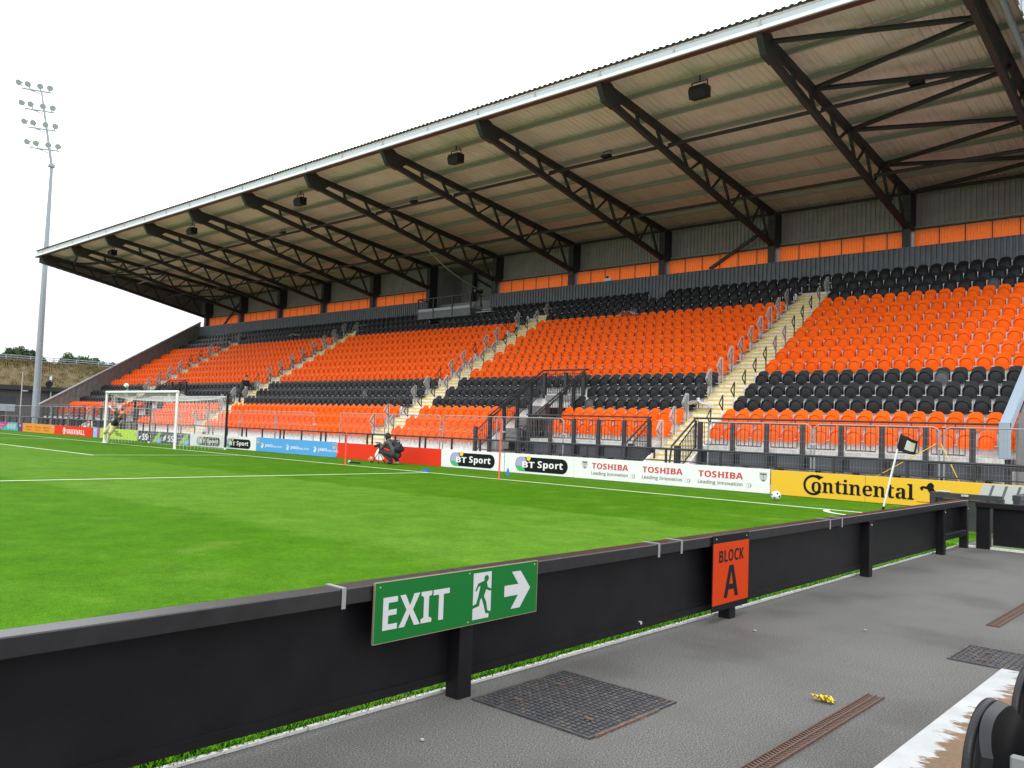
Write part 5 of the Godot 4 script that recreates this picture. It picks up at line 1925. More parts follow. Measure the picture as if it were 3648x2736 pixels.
# ------------------------------------------------------------------ far end of the ground
func crown(seed_: int, blobs: Array, n: int, leaf: float) -> Geo:
	var r := RandomNumberGenerator.new()
	r.seed = seed_
	var g := Geo.new()
	for i in n:
		var b: Array = blobs[r.randi() % blobs.size()]
		var d := Vector3(r.randfn(), r.randfn(), r.randfn()).normalized()
		var rad := pow(r.randf(), 0.35)
		var c: Vector3 = b[0] + d * rad * b[1]
		if r.randf() < 0.12:
			c += d * b[1] * 0.2
		var x := Vector3(r.randfn(), r.randfn() * 0.6, r.randfn()).normalized()
		var y := x.cross(Vector3(r.randfn(), r.randfn(), r.randfn())).normalized()
		var s := leaf * r.randf_range(0.6, 1.4)
		var nn := (d + Vector3.UP * 0.6 + x.cross(y) * 0.5).normalized()
		g.tri(c - x * s, c + x * s * 0.4 + y * s * 0.7, c + x * s * 0.5 - y * s * 0.6, nn)
		g.tri(c - x * s, c + x * s * 0.5 - y * s * 0.6, c - y * s * 0.9 - x * s * 0.2, nn)
	return g

func far_end() -> void:
	# floodlight mast, hinged half way up, four arms with four lamps each
	var o := thing("floodlight_mast", "tall grey hinged floodlight mast with sixteen lamps at the far corner", "floodlight", Vector3(-71.3, 0, -8.0))
	var g := Geo.new()
	g.tube(Vector3.ZERO, Vector3(0, 22.4, 0), 0.31, 0.13, 16)
	part("lower_shaft", g, M.mastgrey, o)
	g = Geo.new()
	g.tube(Vector3(0, 22.3, 0), Vector3(0, 22.55, 0), 0.26, 0.26, 12)
	g.box(Vector3(-0.2, 22.45, 0.1), Vector3(0.35, 0.16, 0.2))
	part("hinge", g, M.mastgrey, o)
	var hd := Vector3(0, 22.45, 0)
	var tip := Vector3(-0.37, 28.75, 1.07)
	g = Geo.new()
	g.tube(hd, tip, 0.125, 0.07, 12)
	part("upper_shaft", g, M.mastgrey, o)
	var along := Vector3(-0.275, -0.02, 0.96).normalized()
	for i in 4:
		var c := hd.lerp(tip, [0.205, 0.475, 0.72, 0.985][i])
		g = Geo.new()
		g.bar(c - along * 0.75 + Vector3(0, 0.03, 0), c + along * 1.45 - Vector3(0, 0.03, 0), 0.13, 0.10)
		g.bar(c + along * 0.1 - Vector3(0, 0.25, 0), c + along * 0.9 - Vector3(0, 0.03, 0), 0.08, 0.08)
		part("cross_arm", g, M.mastgrey, o)
		var offs := [1.65, 1.0, 0.1, -0.62]
		for j in 4:
			var p: Vector3 = c + along * offs[j] + Vector3(0, 0.42, 0)
			var q := Geo.new()
			var face := Vector3(0.55 + 0.15 * j, -0.42, 0.75 - 0.12 * j).normalized()
			q.tube(p - face * 0.16, p + face * 0.08, 0.11, 0.25, 14)
			q.tube(p + face * 0.08, p + face * 0.14, 0.25, 0.25, 14)
			q.bar(c + along * (offs[j] * 0.85), p - face * 0.1, 0.07, 0.07)
			q.box(p - face * 0.26, Vector3(0.16, 0.16, 0.2))
			part("lamp_head", q, M.lens, o)
	# low dark brick building beyond the far touchline
	var b := thing("brick_building", "low dark brick building with black roof edge beyond the far corner", "building", Vector3(-84.0, 0, 0))
	g = Geo.new()
	g.span(Vector3(-8, -0.05, -40), Vector3(0, 3.45, 24))
	part("wall", g, M.brick, b)
	g = Geo.new()
	g.span(Vector3(-8.3, 3.45, -40.3), Vector3(0.35, 3.88, 24.3))
	part("roof_edge", g, M.truss, b)
	for q in [[-8.2, -10.3, 2.05, 2.75], [-5.0, -7.6, 2.05, 2.75]]:
		g = Geo.new()
		g.span(Vector3(0.0, q[2], q[1]), Vector3(0.04, q[3], q[0]))
		var w := part("window", g, M.steel, b)
		g = Geo.new()
		g.span(Vector3(0.041, q[2] + 0.06, q[1] + 0.08), Vector3(0.05, q[3] - 0.06, q[0] - 0.08))
		part("pane", g, M.glass, w)
	g = Geo.new()
	g.span(Vector3(0.0, 1.35, -10.3), Vector3(0.05, 2.03, -4.0))
	part("blue_grey_hoarding", g, M.mastgrey, b)
	# grassy bank behind
	var f := FastNoiseLite.new()
	f.seed = 21
	f.frequency = 0.12
	var eg := Geo.new()
	var pts := []
	for i in 61:
		var col := []
		for j in 14:
			var z := -70.0 + i * 2.0
			var t := j / 13.0
			var x := lerpf(-93.0, -121.0, t)
			var yv := lerpf(0.0, 7.9, smoothstep(0.0, 1.0, t)) + 0.35 * f.get_noise_2d(x, z) * (1.0 if j > 0 else 0.0)
			col.append(Vector3(x, yv, z))
		for e in [[-150.0, 8.0], [-260.0, 7.0]]:
			col.append(Vector3(e[0], e[1], -70.0 + i * 2.0))
		pts.append(col)
	eg.shell(pts, 0.01)
	structure("embankment", eg, tex_mat(0.035, [[0.075, 0.052, 0.02], [0.12, 0.08, 0.032], [0.07, 0.075, 0.02], [0.15, 0.105, 0.048]], [0.2, 0.45, 0.6, 0.85], 9.0, 0.95, 3.0))
	# dry tufts give the bank its ragged look
	var tg := Geo.new()
	for i in 7:
		var a := TAU * i / 7.0
		var d := Vector3(cos(a), 0, sin(a))
		tg.tri(d * 0.05 + Vector3(d.z, 0, -d.x) * 0.06, d * 0.05 - Vector3(d.z, 0, -d.x) * 0.06, d * 0.28 + Vector3(0, 0.55, 0), (d + Vector3.UP).normalized())
	var mm := MultiMesh.new()
	mm.transform_format = MultiMesh.TRANSFORM_3D
	mm.use_colors = true
	mm.mesh = tg.mesh()
	mm.instance_count = 5200
	var cols := [Vector3(0.13, 0.085, 0.032), Vector3(0.085, 0.055, 0.02), Vector3(0.065, 0.075, 0.02), Vector3(0.17, 0.12, 0.055), Vector3(0.11, 0.065, 0.026)]
	for i in 5200:
		var z := rng.randf_range(-48.0, 10.0)
		var t := rng.randf()
		var x := lerpf(-94.0, -121.5, t)
		var y := lerpf(0.0, 7.9, smoothstep(0.0, 1.0, t)) + 0.35 * f.get_noise_2d(x, z) - 0.05
		var s := rng.randf_range(0.6, 1.8)
		mm.set_instance_transform(i, Transform3D(Basis(Vector3.UP, rng.randf() * TAU).scaled(Vector3(s, s * 0.9, s)), Vector3(x, y, z)))
		var pick := int(clampf((f.get_noise_2d(x * 0.6, z * 0.6) + 0.5) * 4.0 + rng.randf_range(-1.2, 1.2), 0, 4.99))
		var c: Vector3 = cols[pick]
		mm.set_instance_color(i, Color(c.x, c.y, c.z))
	var mi := MultiMeshInstance3D.new()
	mi.multimesh = mm
	var tm := mat(1, 1, 1, 0.95)
	tm.vertex_color_use_as_albedo = true
	mi.material_override = tm
	mi.name = "dry_grass"
	add_child(mi, true)
	tag(mi, "brown and green dry grass covering the bank beyond the building", "grass")
	mi.set_meta("kind", "stuff")
	# fence along the crest
	var fe := thing("crest_fence", "thin grey post and rail fence along the top of the grassy bank", "fence", Vector3(-120.5, 0, 0))
	for z in range(-44, 6, 3):
		g = Geo.new()
		g.box(Vector3(0, 8.3, z), Vector3(0.10, 1.3, 0.10))
		part("post", g, M.mastgrey, fe)
	g = Geo.new()
	for h in [8.35, 8.65, 8.92]:
		g.bar(Vector3(0, h, -46), Vector3(0, h, 6), 0.05, 0.09)
	part("rail", g, M.mastgrey, fe)
	# trees behind the bank
	var green := func(r: float, gg: float, bb: float) -> StandardMaterial3D:
		var m := tex_mat(0.08, [[r * 0.7, gg * 0.7, bb * 0.7], [r * 1.3, gg * 1.3, bb * 1.3]], [0.3, 0.7], 4.0, 0.8)
		m.backlight_enabled = true
		m.backlight = Color(0.10, 0.16, 0.03)
		return m
	var gm := [green.call(0.022, 0.048, 0.015), green.call(0.04, 0.085, 0.02), green.call(0.05, 0.11, 0.022)]
	var T := [[-31.2, 11.9, 2.6, 0, "dark tree at the far left edge beyond the bank"], [-33.0, 12.1, 2.4, 0, "tallest dark tree left of the floodlight mast"], [-34.6, 11.6, 2.2, 0, "dark rounded tree just left of the mast"], [-36.4, 11.5, 2.0, 0, "dark tree peeping out behind the mast shaft"], [-37.6, 10.8, 1.6, 0, "small dark tree right of the mast shaft"], [-40.8, 10.9, 1.7, 1, "low pale green tree at the left of the bright clump"], [-43.0, 11.7, 2.2, 2, "bright green broad tree in the middle of the bright clump"], [-45.6, 11.4, 2.1, 2, "bright green tree at the right of the bright clump"], [-47.8, 10.5, 1.5, 1, "small green bush at the right end of the bright clump"], [-32.0, 10.9, 1.8, 1, "lighter green bush in front of the dark trees"]]
	for i in T.size():
		var t: Array = T[i]
		var tr := thing("tree", t[4], "tree", Vector3(-160.0 + (2.0 if t[3] > 0 else 0.0), 6.9, t[0]), 0.0, "trees beyond the grassy bank")
		var tk := Geo.new()
		var top: float = t[1] - 6.2
		tk.tube(Vector3.ZERO, Vector3(0.1, top * 0.6, 0), 0.22, 0.10, 8)
		for k in 4:
			var a := k * 1.7
			tk.tube(Vector3(0.05, top * 0.4, 0), Vector3(cos(a) * 1.1, top * 0.75, sin(a) * 1.1), 0.08, 0.03, 6)
		part("trunk", tk, mat(0.06, 0.05, 0.04, 0.9), tr)
		var bl := []
		var r := RandomNumberGenerator.new()
		r.seed = 500 + i
		for k in 9:
			var a := r.randf() * TAU
			var rr: float = t[2] * r.randf_range(0.2, 1.0)
			bl.append([Vector3(cos(a) * rr, top * r.randf_range(0.45, 0.88), sin(a) * rr), t[2] * r.randf_range(0.32, 0.5)])
		part("crown", crown(900 + i, bl, 2600, 0.17), gm[t[3]], tr)
	# poles on the bank
	var bp := thing("bank_pole", "slim dark pole with a small bracket on the crest of the bank", "pole", Vector3(-118.0, 7.3, -39.5))
	g = Geo.new()
	g.tube(Vector3.ZERO, Vector3(0, 2.9, 0), 0.10, 0.09, 8)
	part("shaft", g, M.steel, bp)
	g = Geo.new()
	g.box(Vector3(0, 1.9, -0.5), Vector3(0.06, 0.06, 1.0))
	part("bracket", g, M.steel, bp)
	var lp := thing("loudspeaker_pole", "pole carrying a dark loudspeaker horn above the brick building", "loudspeaker", Vector3(-83.8, 0, -13.35))
	g = Geo.new()
	g.tube(Vector3(0, 0, 0), Vector3(0, 5.1, 0), 0.07, 0.07, 8)
	g.bar(Vector3(0, 5.05, -0.1), Vector3(0, 5.05, 0.7), 0.06, 0.06)
	part("shaft", g, M.mastgrey, lp)
	g = Geo.new()
	g.tube(Vector3(0.05, 4.35, 0.25), Vector3(0.45, 4.15, 0.35), 0.16, 0.34, 12)
	part("horn", g, M.steel, lp)
	g = Geo.new()
	g.box(Vector3(0.05, 4.75, 0.1), Vector3(0.16, 0.34, 0.14))
	part("bracket", g, M.whitepaint, lp)
	var wp := thing("white_pole", "thin white pole with a short arm before the dark brick wall", "pole", Vector3(-80.0, 0, -9.55))
	g = Geo.new()
	g.tube(Vector3(0, 0, 0), Vector3(0, 5.0, 0), 0.05, 0.04, 8)
	part("shaft", g, M.bracket, wp)
	g = Geo.new()
	g.box(Vector3(0, 3.3, -0.25), Vector3(0.07, 0.1, 0.55))
	part("arm", g, M.bracket, wp)

# ------------------------------------------------------------------ small things in the stand
func small_things() -> void:
	var proto: Node3D = null
	for i in 5:
		var at := Vector3(-8.6 - 12.0 * i, 13.0, -7.62)
		var said := "black floodlight box under the roof edge, %s from the right" % nth(i + 1)
		if proto == null:
			proto = thing("roof_lamp", said, "floodlight", at, 0.0, "black floodlight boxes under the roof")
			var g := Geo.new()
			g.prism(PackedVector2Array([Vector2(-0.21, -0.05), Vector2(0.16, -0.11), Vector2(0.24, 0.16), Vector2(0.16, 0.33), Vector2(-0.21, 0.33)]), 0.62, Transform3D(Basis(Vector3(0, 0, 1), Vector3.UP, Vector3(-1, 0, 0)), Vector3(0.31, 0, 0)))
			part("case", g, M.black, proto)
			g = Geo.new()
			g.path([Vector3(-0.30, 0.15, 0), Vector3(-0.30, 0.50, 0), Vector3(0.30, 0.50, 0), Vector3(0.30, 0.15, 0)], 0.022, 6)
			g.tube(Vector3(0, 0.5, 0), Vector3(0, 0.72, 0), 0.025)
			part("yoke", g, M.rail, proto)
		else:
			copy(proto, "roof_lamp", at, said)
	proto = null
	for i in 4:
		var at := Vector3(-2.4 - 12.0 * i, 12.70, -10.3)
		var said := "small black lamp on the roof tie beam, %s from the right" % nth(i + 1)
		if proto == null:
			proto = thing("beam_lamp", said, "lamp", at, 0.0, "small lamps on the roof tie beam")
			var g := Geo.new()
			g.cbox(Vector3(0, 0.05, 0.05), Vector3(0.46, 0.10, 0.22), 0.02)
			part("case", g, M.black, proto)
			g = Geo.new()
			g.path([Vector3(-0.2, 0.08, 0), Vector3(-0.2, 0.26, 0), Vector3(0.2, 0.26, 0), Vector3(0.2, 0.08, 0)], 0.018, 6)
			part("yoke", g, M.rail, proto)
		else:
			copy(proto, "beam_lamp", at, said)
	# slack pale cable from a truss to the camera balcony
	var cb := thing("cable", "pale cable sagging from the roof truss down to the camera balcony", "cable")
	var g2 := Geo.new()
	var pts := []
	for i in 13:
		var t := i / 12.0
		pts.append(Vector3(-29.55 - 0.4 * t, lerpf(12.05, 9.75, t) - 0.35 * sin(t * PI), lerpf(-13.0, -18.9, t)))
	g2.path(pts, 0.022, 6)
	part("lead", g2, M.lightgrey, cb)
	var cam := thing("broadcast_camera", "dark camera on a stand at the right end of the balcony", "camera", Vector3(-30.2, 8.7, -19.1))
	g2 = Geo.new()
	g2.cbox(Vector3(0, 1.05, 0.1), Vector3(0.22, 0.24, 0.5), 0.02)
	part("body", g2, M.black, cam)
	g2 = Geo.new()
	for a in [0.3, 2.4, 4.5]:
		g2.tube(Vector3(0, 0.95, 0), Vector3(cos(a) * 0.35, 0.0, sin(a) * 0.35), 0.02)
	part("tripod", g2, M.black, cam)
	g2 = Geo.new()
	g2.tube(Vector3(0, 1.05, 0.35), Vector3(0, 1.05, 0.48), 0.07, 0.08, 12)
	part("lens", g2, M.glass, cam)
	# plastic sheeting left on a few seats
	for q in [[-17.6, 12, "crumpled clear plastic sheet lying on the upper black seats"], [-9.35, 3, "torn white plastic bag hanging beside the nearest stairs"], [-48.0, 13, "heap of grey plastic sheeting on the far upper black seats"]]:
		var r := RandomNumberGenerator.new()
		r.seed = 40 + q[1]
		var pg := []
		for i in 9:
			var col := []
			for j in 7:
				col.append(Vector3((i - 4) * 0.11 + r.randf_range(-0.03, 0.03), 0.10 * (1.0 - pow((i - 4) / 4.0, 2.0)) + r.randf_range(-0.06, 0.08), (j - 3) * 0.08 + r.randf_range(-0.02, 0.02)))
			pg.append(col)
		var g := Geo.new()
		g.shell(pg, 0.004)
		var k: int = q[1]
		var s := part("plastic_sheet", g, M.bag, self)
		s.position = Vector3(q[0], hy(k) + (0.35 if k > 4 else 0.1), hz(k) + (0.05 if k > 4 else 0.1))
		tag(s, q[2], "plastic sheet", "plastic sheets left in the stand")
	var wb := thing("white_box", "small white and dark box left on the parapet before an orange panel", "box", Vector3(-20.9, 9.605, -19.56))
	g2 = Geo.new()
	g2.cbox(Vector3(0, 0.08, 0), Vector3(0.5, 0.16, 0.1), 0.01)
	part("case", g2, M.whitepaint, wb)
	g2 = Geo.new()
	g2.cbox(Vector3(-0.05, 0.22, 0), Vector3(0.12, 0.12, 0.08), 0.01)
	part("lens", g2, M.black, wb)

# ------------------------------------------------------------------ people: one smooth skin over a chain of tapered bones
func flesh(bones: Array, cell: float, soft: float, g: Geo) -> void:
	var lo := Vector3(1e9, 1e9, 1e9)
	var hi := -lo
	for b in bones:
		for e in 2:
			var r: float = b[2 + e] + cell * 3.0 + soft
			lo = lo.min(b[e] - Vector3.ONE * r)
			hi = hi.max(b[e] + Vector3.ONE * r)
	var nx := int((hi.x - lo.x) / cell) + 2
	var ny := int((hi.y - lo.y) / cell) + 2
	var nz := int((hi.z - lo.z) / cell) + 2
	var f := PackedFloat32Array()
	f.resize(nx * ny * nz)
	f.fill(1e3)
	for b in bones:
		var a: Vector3 = b[0]
		var ab: Vector3 = b[1] - a
		var l2 := maxf(ab.length_squared(), 1e-9)
		var ra: float = b[2]
		var rb: float = b[3]
		var m := maxf(ra, rb) + cell * 2.0 + soft
		var p0: Vector3 = (a.min(b[1]) - Vector3.ONE * m - lo) / cell
		var p1: Vector3 = (a.max(b[1]) + Vector3.ONE * m - lo) / cell
		for k in range(maxi(0, int(p0.z)), mini(nz, int(p1.z) + 2)):
			for j in range(maxi(0, int(p0.y)), mini(ny, int(p1.y) + 2)):
				var row := (k * ny + j) * nx
				for i in range(maxi(0, int(p0.x)), mini(nx, int(p1.x) + 2)):
					var p := lo + Vector3(i, j, k) * cell
					var t := clampf((p - a).dot(ab) / l2, 0.0, 1.0)
					var d := (p - a - ab * t).length() - lerpf(ra, rb, t)
					var o := f[row + i]
					if o > 900.0:
						f[row + i] = d
					else:
						var h := maxf(soft - absf(d - o), 0.0) / soft
						f[row + i] = minf(d, o) - h * h * soft * 0.25
	var id := {}
	var vs := []
	var ns := []
	var sx := 1
	var sy := nx
	var sz := nx * ny
	var off := [0, sx, sy, sx + sy, sz, sz + sx, sz + sy, sz + sx + sy]
	var edges := [[0, 1], [2, 3], [4, 5], [6, 7], [0, 2], [1, 3], [4, 6], [5, 7], [0, 4], [1, 5], [2, 6], [3, 7]]
	var cor := [Vector3(0, 0, 0), Vector3(1, 0, 0), Vector3(0, 1, 0), Vector3(1, 1, 0), Vector3(0, 0, 1), Vector3(1, 0, 1), Vector3(0, 1, 1), Vector3(1, 1, 1)]
	var cells := []
	for k in nz - 1:
		for j in ny - 1:
			var row := (k * ny + j) * nx
			for i in nx - 1:
				var q := row + i
				var c0 := f[q]
				if c0 > cell * 2.5:
					continue
				var neg := 0
				for o in off:
					if f[q + o] < 0.0:
						neg += 1
				if neg == 0 or neg == 8:
					continue
				var s := Vector3.ZERO
				var cnt := 0
				for e in edges:
					var d0 := f[q + off[e[0]]]
					var d1 := f[q + off[e[1]]]
					if (d0 < 0.0) != (d1 < 0.0):
						s += (cor[e[0]] as Vector3).lerp(cor[e[1]], d0 / (d0 - d1))
						cnt += 1
				id[q] = vs.size()
				vs.append(lo + (Vector3(i, j, k) + s / cnt) * cell)
				var gr := Vector3(f[q + sx] + f[q + sx + sy] + f[q + sx + sz] + f[q + sx + sy + sz] - f[q] - f[q + sy] - f[q + sz] - f[q + sy + sz],
					f[q + sy] + f[q + sx + sy] + f[q + sy + sz] + f[q + sx + sy + sz] - f[q] - f[q + sx] - f[q + sz] - f[q + sx + sz],
					f[q + sz] + f[q + sx + sz] + f[q + sy + sz] + f[q + sx + sy + sz] - f[q] - f[q + sx] - f[q + sy] - f[q + sx + sy])
				ns.append(gr.normalized())
				cells.append(q)
	for q in cells:
		for ax in [[sx, sy, sz], [sy, sz, sx], [sz, sx, sy]]:
			var a: float = f[q]
			var b: float = f[q + ax[0]]
			if (a < 0.0) == (b < 0.0):
				continue
			var i0 = id.get(q, -1)
			var i1 = id.get(q - ax[1], -1)
			var i2 = id.get(q - ax[1] - ax[2], -1)
			var i3 = id.get(q - ax[2], -1)
			if i1 < 0 or i2 < 0 or i3 < 0:
				continue
			g.quads(vs[i0], vs[i1], vs[i2], vs[i3], ns[i0], ns[i1], ns[i2], ns[i3])

func hand_bones(w: Vector3, dir: Vector3, palm: Vector3, thumb_side: float, curl: float, s := 1.0) -> Array:
	# w wrist, dir towards the fingers, palm the way the palm looks
	var d := dir.normalized()
	var n := (palm - d * palm.dot(d)).normalized()
	var x := d.cross(n) * thumb_side
	var out := []
	out.append([w, w + d * 0.045 * s, 0.026 * s, 0.028 * s])
	for i in 4:
		var ox := (1.5 - i) * 0.0205 * s
		out.append([w + d * 0.03 * s + x * ox * 0.7, w + d * 0.088 * s + x * ox, 0.017 * s, 0.013 * s])
		var len: float = [0.066, 0.075, 0.070, 0.055][i] * s
		var p: Vector3 = w + d * 0.09 * s + x * ox * 1.08
		var dd := d
		for j in 3:
			dd = (dd * cos(curl) + n * sin(curl)).normalized()
			var e: Vector3 = p + dd * len * [0.42, 0.32, 0.26][j]
			out.append([p, e, 0.0098 * s, 0.0088 * s])
			p = e
			n = n
	var t0 := w + d * 0.028 * s + x * 0.026 * s
	var t1: Vector3 = t0 + (d * 0.5 + x * 0.8 + n * 0.25).normalized() * 0.040 * s
	var t2: Vector3 = t1 + (d * 0.85 + x * 0.35 + n * (0.2 + curl)).normalized() * 0.034 * s
	out.append([t0, t1, 0.0145 * s, 0.012 * s])
	out.append([t1, t2, 0.0115 * s, 0.0095 * s])
	return out

func head_bones(c: Vector3, up: Vector3, face: Vector3) -> Array:
	var u := up.normalized()
	var f := (face - u * face.dot(u)).normalized()
	var s := u.cross(f)
	return [
		[c + u * 0.035 - f * 0.022, c + u * 0.035 + f * 0.012, 0.086, 0.080],
		[c + f * 0.015, c - u * 0.055 + f * 0.035, 0.068, 0.048],
		[c - u * 0.075 + f * 0.052, c - u * 0.085 + f * 0.058, 0.030, 0.024],
		[c + u * 0.008 + f * 0.092, c - u * 0.022 + f * 0.108, 0.010, 0.015],
		[c + u * 0.015 + f * 0.080 - s * 0.03, c + u * 0.015 + f * 0.080 + s * 0.03, 0.014, 0.014],
		[c - u * 0.045 + f * 0.085 - s * 0.014, c - u * 0.045 + f * 0.085 + s * 0.014, 0.010, 0.010],
		[c + u * 0.018 - s * 0.080 - f * 0.008, c - u * 0.022 - s * 0.078 - f * 0.004, 0.014, 0.009],
		[c + u * 0.018 + s * 0.080 - f * 0.008, c - u * 0.022 + s * 0.078 - f * 0.004, 0.014, 0.009],
	]

func face_parts(o: Node3D, c: Vector3, up: Vector3, face: Vector3) -> void:
	var u := up.normalized()
	var f := (face - u * face.dot(u)).normalized()
	var s := u.cross(f)
	for k in [-1, 1]:
		var g := Geo.new()
		g.ball(c + u * 0.006 + f * 0.079 + s * 0.031 * k, 0.0125, 10, 8)
		part("eye", g, M.whitepaint, o)
		g = Geo.new()
		g.ball(c + u * 0.006 + f * 0.0885 + s * 0.031 * k, 0.0055, 8, 6)
		part("pupil", g, M.black, o)
	var m := Geo.new()
	m.tube(c - u * 0.047 + f * 0.0945 - s * 0.018, c - u * 0.047 + f * 0.0945 + s * 0.018, 0.0035, -1, 6)
	part("mouth", m, mat(0.30, 0.09, 0.07, 0.6), o)

func shoe(a: Vector3, d: Vector3, g: Geo) -> void:      # ankle, toe direction
	var f := d.normalized()
	flesh([[a - Vector3(0, 0.03, 0) - f * 0.03, a - Vector3(0, 0.045, 0) + f * 0.06, 0.042, 0.042], [a - Vector3(0, 0.045, 0) + f * 0.06, a - Vector3(0, 0.055, 0) + f * 0.16, 0.043, 0.032], [a, a - Vector3(0, 0.03, 0), 0.043, 0.043]], 0.010, 0.02, g)

func people() -> void:
	goalkeeper()
	cameraman()
	walker()

func goalkeeper() -> void:
	var o := thing("person", "goalkeeper in black shirt and cream shorts diving with one arm raised", "person", Vector3(-35.0, 0, 0.4))
	var V := func(x: float, y: float, z: float) -> Vector3: return Vector3(x + 35.0, y, z)
	var fl: Vector3 = V.call(-35.82, 0.10, 0.00)
	var kl: Vector3 = V.call(-35.72, 0.50, 0.10)
	var hl: Vector3 = V.call(-35.22, 0.86, 0.02)
	var fr: Vector3 = V.call(-35.33, 0.10, 0.12)
	var kr: Vector3 = V.call(-35.04, 0.48, 0.16)
	var hr: Vector3 = V.call(-35.00, 0.84, 0.00)
	var pel: Vector3 = V.call(-35.08, 0.90, 0.0)
	var wa: Vector3 = V.call(-34.85, 1.03, -0.01)
	var ch: Vector3 = V.call(-34.56, 1.20, -0.01)
	var nk: Vector3 = V.call(-34.34, 1.32, 0.0)
	var hd: Vector3 = V.call(-34.12, 1.42, 0.02)
	var sl: Vector3 = V.call(-34.66, 1.40, 0.0)
	var el: Vector3 = V.call(-34.95, 1.58, 0.06)
	var wl: Vector3 = V.call(-35.22, 1.72, 0.10)
	var sr: Vector3 = V.call(-34.34, 1.10, 0.02)
	var er: Vector3 = V.call(-34.02, 0.98, 0.12)
	var wr: Vector3 = V.call(-33.76, 1.05, 0.20)
	var g := Geo.new()
	flesh([[fl, kl, 0.042, 0.058], [kl, hl, 0.060, 0.085], [fr, kr, 0.042, 0.058], [kr, hr, 0.060, 0.085], [hl, hr, 0.10, 0.10], [pel, wa, 0.13, 0.115], [wa, ch, 0.115, 0.135], [ch, nk, 0.12, 0.06], [sl, ch, 0.062, 0.09], [sr, ch, 0.062, 0.09], [sl, el, 0.052, 0.040], [el, wl, 0.041, 0.028], [sr, er, 0.052, 0.040], [er, wr, 0.041, 0.028], [nk, hd, 0.056, 0.056]], 0.018, 0.04, g)
	var upv: Vector3 = (hd - nk).normalized() * 0.6 + Vector3.UP * 0.6
	var face := Vector3(-0.15, 0.45, 1.0)
	flesh(head_bones(hd + upv.normalized() * 0.05, upv, face), 0.007, 0.014, g)
	part("body", g, M.skin, o)
	face_parts(o, hd + upv.normalized() * 0.05, upv, face)
	g = Geo.new()
	flesh([[hd + upv.normalized() * 0.095 - Vector3(0, 0, 0.025), hd + upv.normalized() * 0.075 - Vector3(0, 0, 0.05), 0.062, 0.062]], 0.010, 0.02, g)
	part("hair", g, mat(0.22, 0.15, 0.10, 0.8), o)
	g = Geo.new()
	flesh([[pel.lerp(wa, 0.4), wa, 0.150, 0.135], [wa, ch, 0.138, 0.155], [ch, ch.lerp(nk, 0.6), 0.14, 0.085], [sl, ch, 0.085, 0.11], [sr, ch, 0.085, 0.11], [sl, sl.lerp(el, 0.62), 0.078, 0.070], [sr, sr.lerp(er, 0.62), 0.078, 0.070]], 0.018, 0.04, g)
	part("shirt", g, M.cloth, o)
	g = Geo.new()
	flesh([[hl, hr, 0.135, 0.135], [pel, pel.lerp(wa, 0.35), 0.152, 0.145], [hl, hl.lerp(kl, 0.72), 0.125, 0.112], [hr, hr.lerp(kr, 0.72), 0.125, 0.112]], 0.018, 0.03, g)
	part("shorts", g, M.cream, o)
	for q in [[fl, kl], [fr, kr]]:
		g = Geo.new()
		flesh([[q[0], (q[0] as Vector3).lerp(q[1], 0.86), 0.050, 0.066]], 0.012, 0.02, g)
		part("sock", g, M.whitepaint, o)
	for q in [[fl, Vector3(-0.2, 0, 1)], [fr, Vector3(-0.5, 0, 1)]]:
		g = Geo.new()
		shoe(q[0], q[1], g)
		part("boot", g, mat(0.55, 0.55, 0.54, 0.5), o)
	g = Geo.new()
	flesh(hand_bones(wl, wl - el, Vector3(0.1, 0.3, 1), 1.0, 0.10, 1.25), 0.006, 0.010, g)
	part("glove", g, M.lightgrey, o)
	g = Geo.new()
	flesh(hand_bones(wr, wr - er, Vector3(0.1, 0.6, 0.8), -1.0, 0.22, 1.25), 0.006, 0.010, g)
	part("glove", g, M.lightgrey, o)

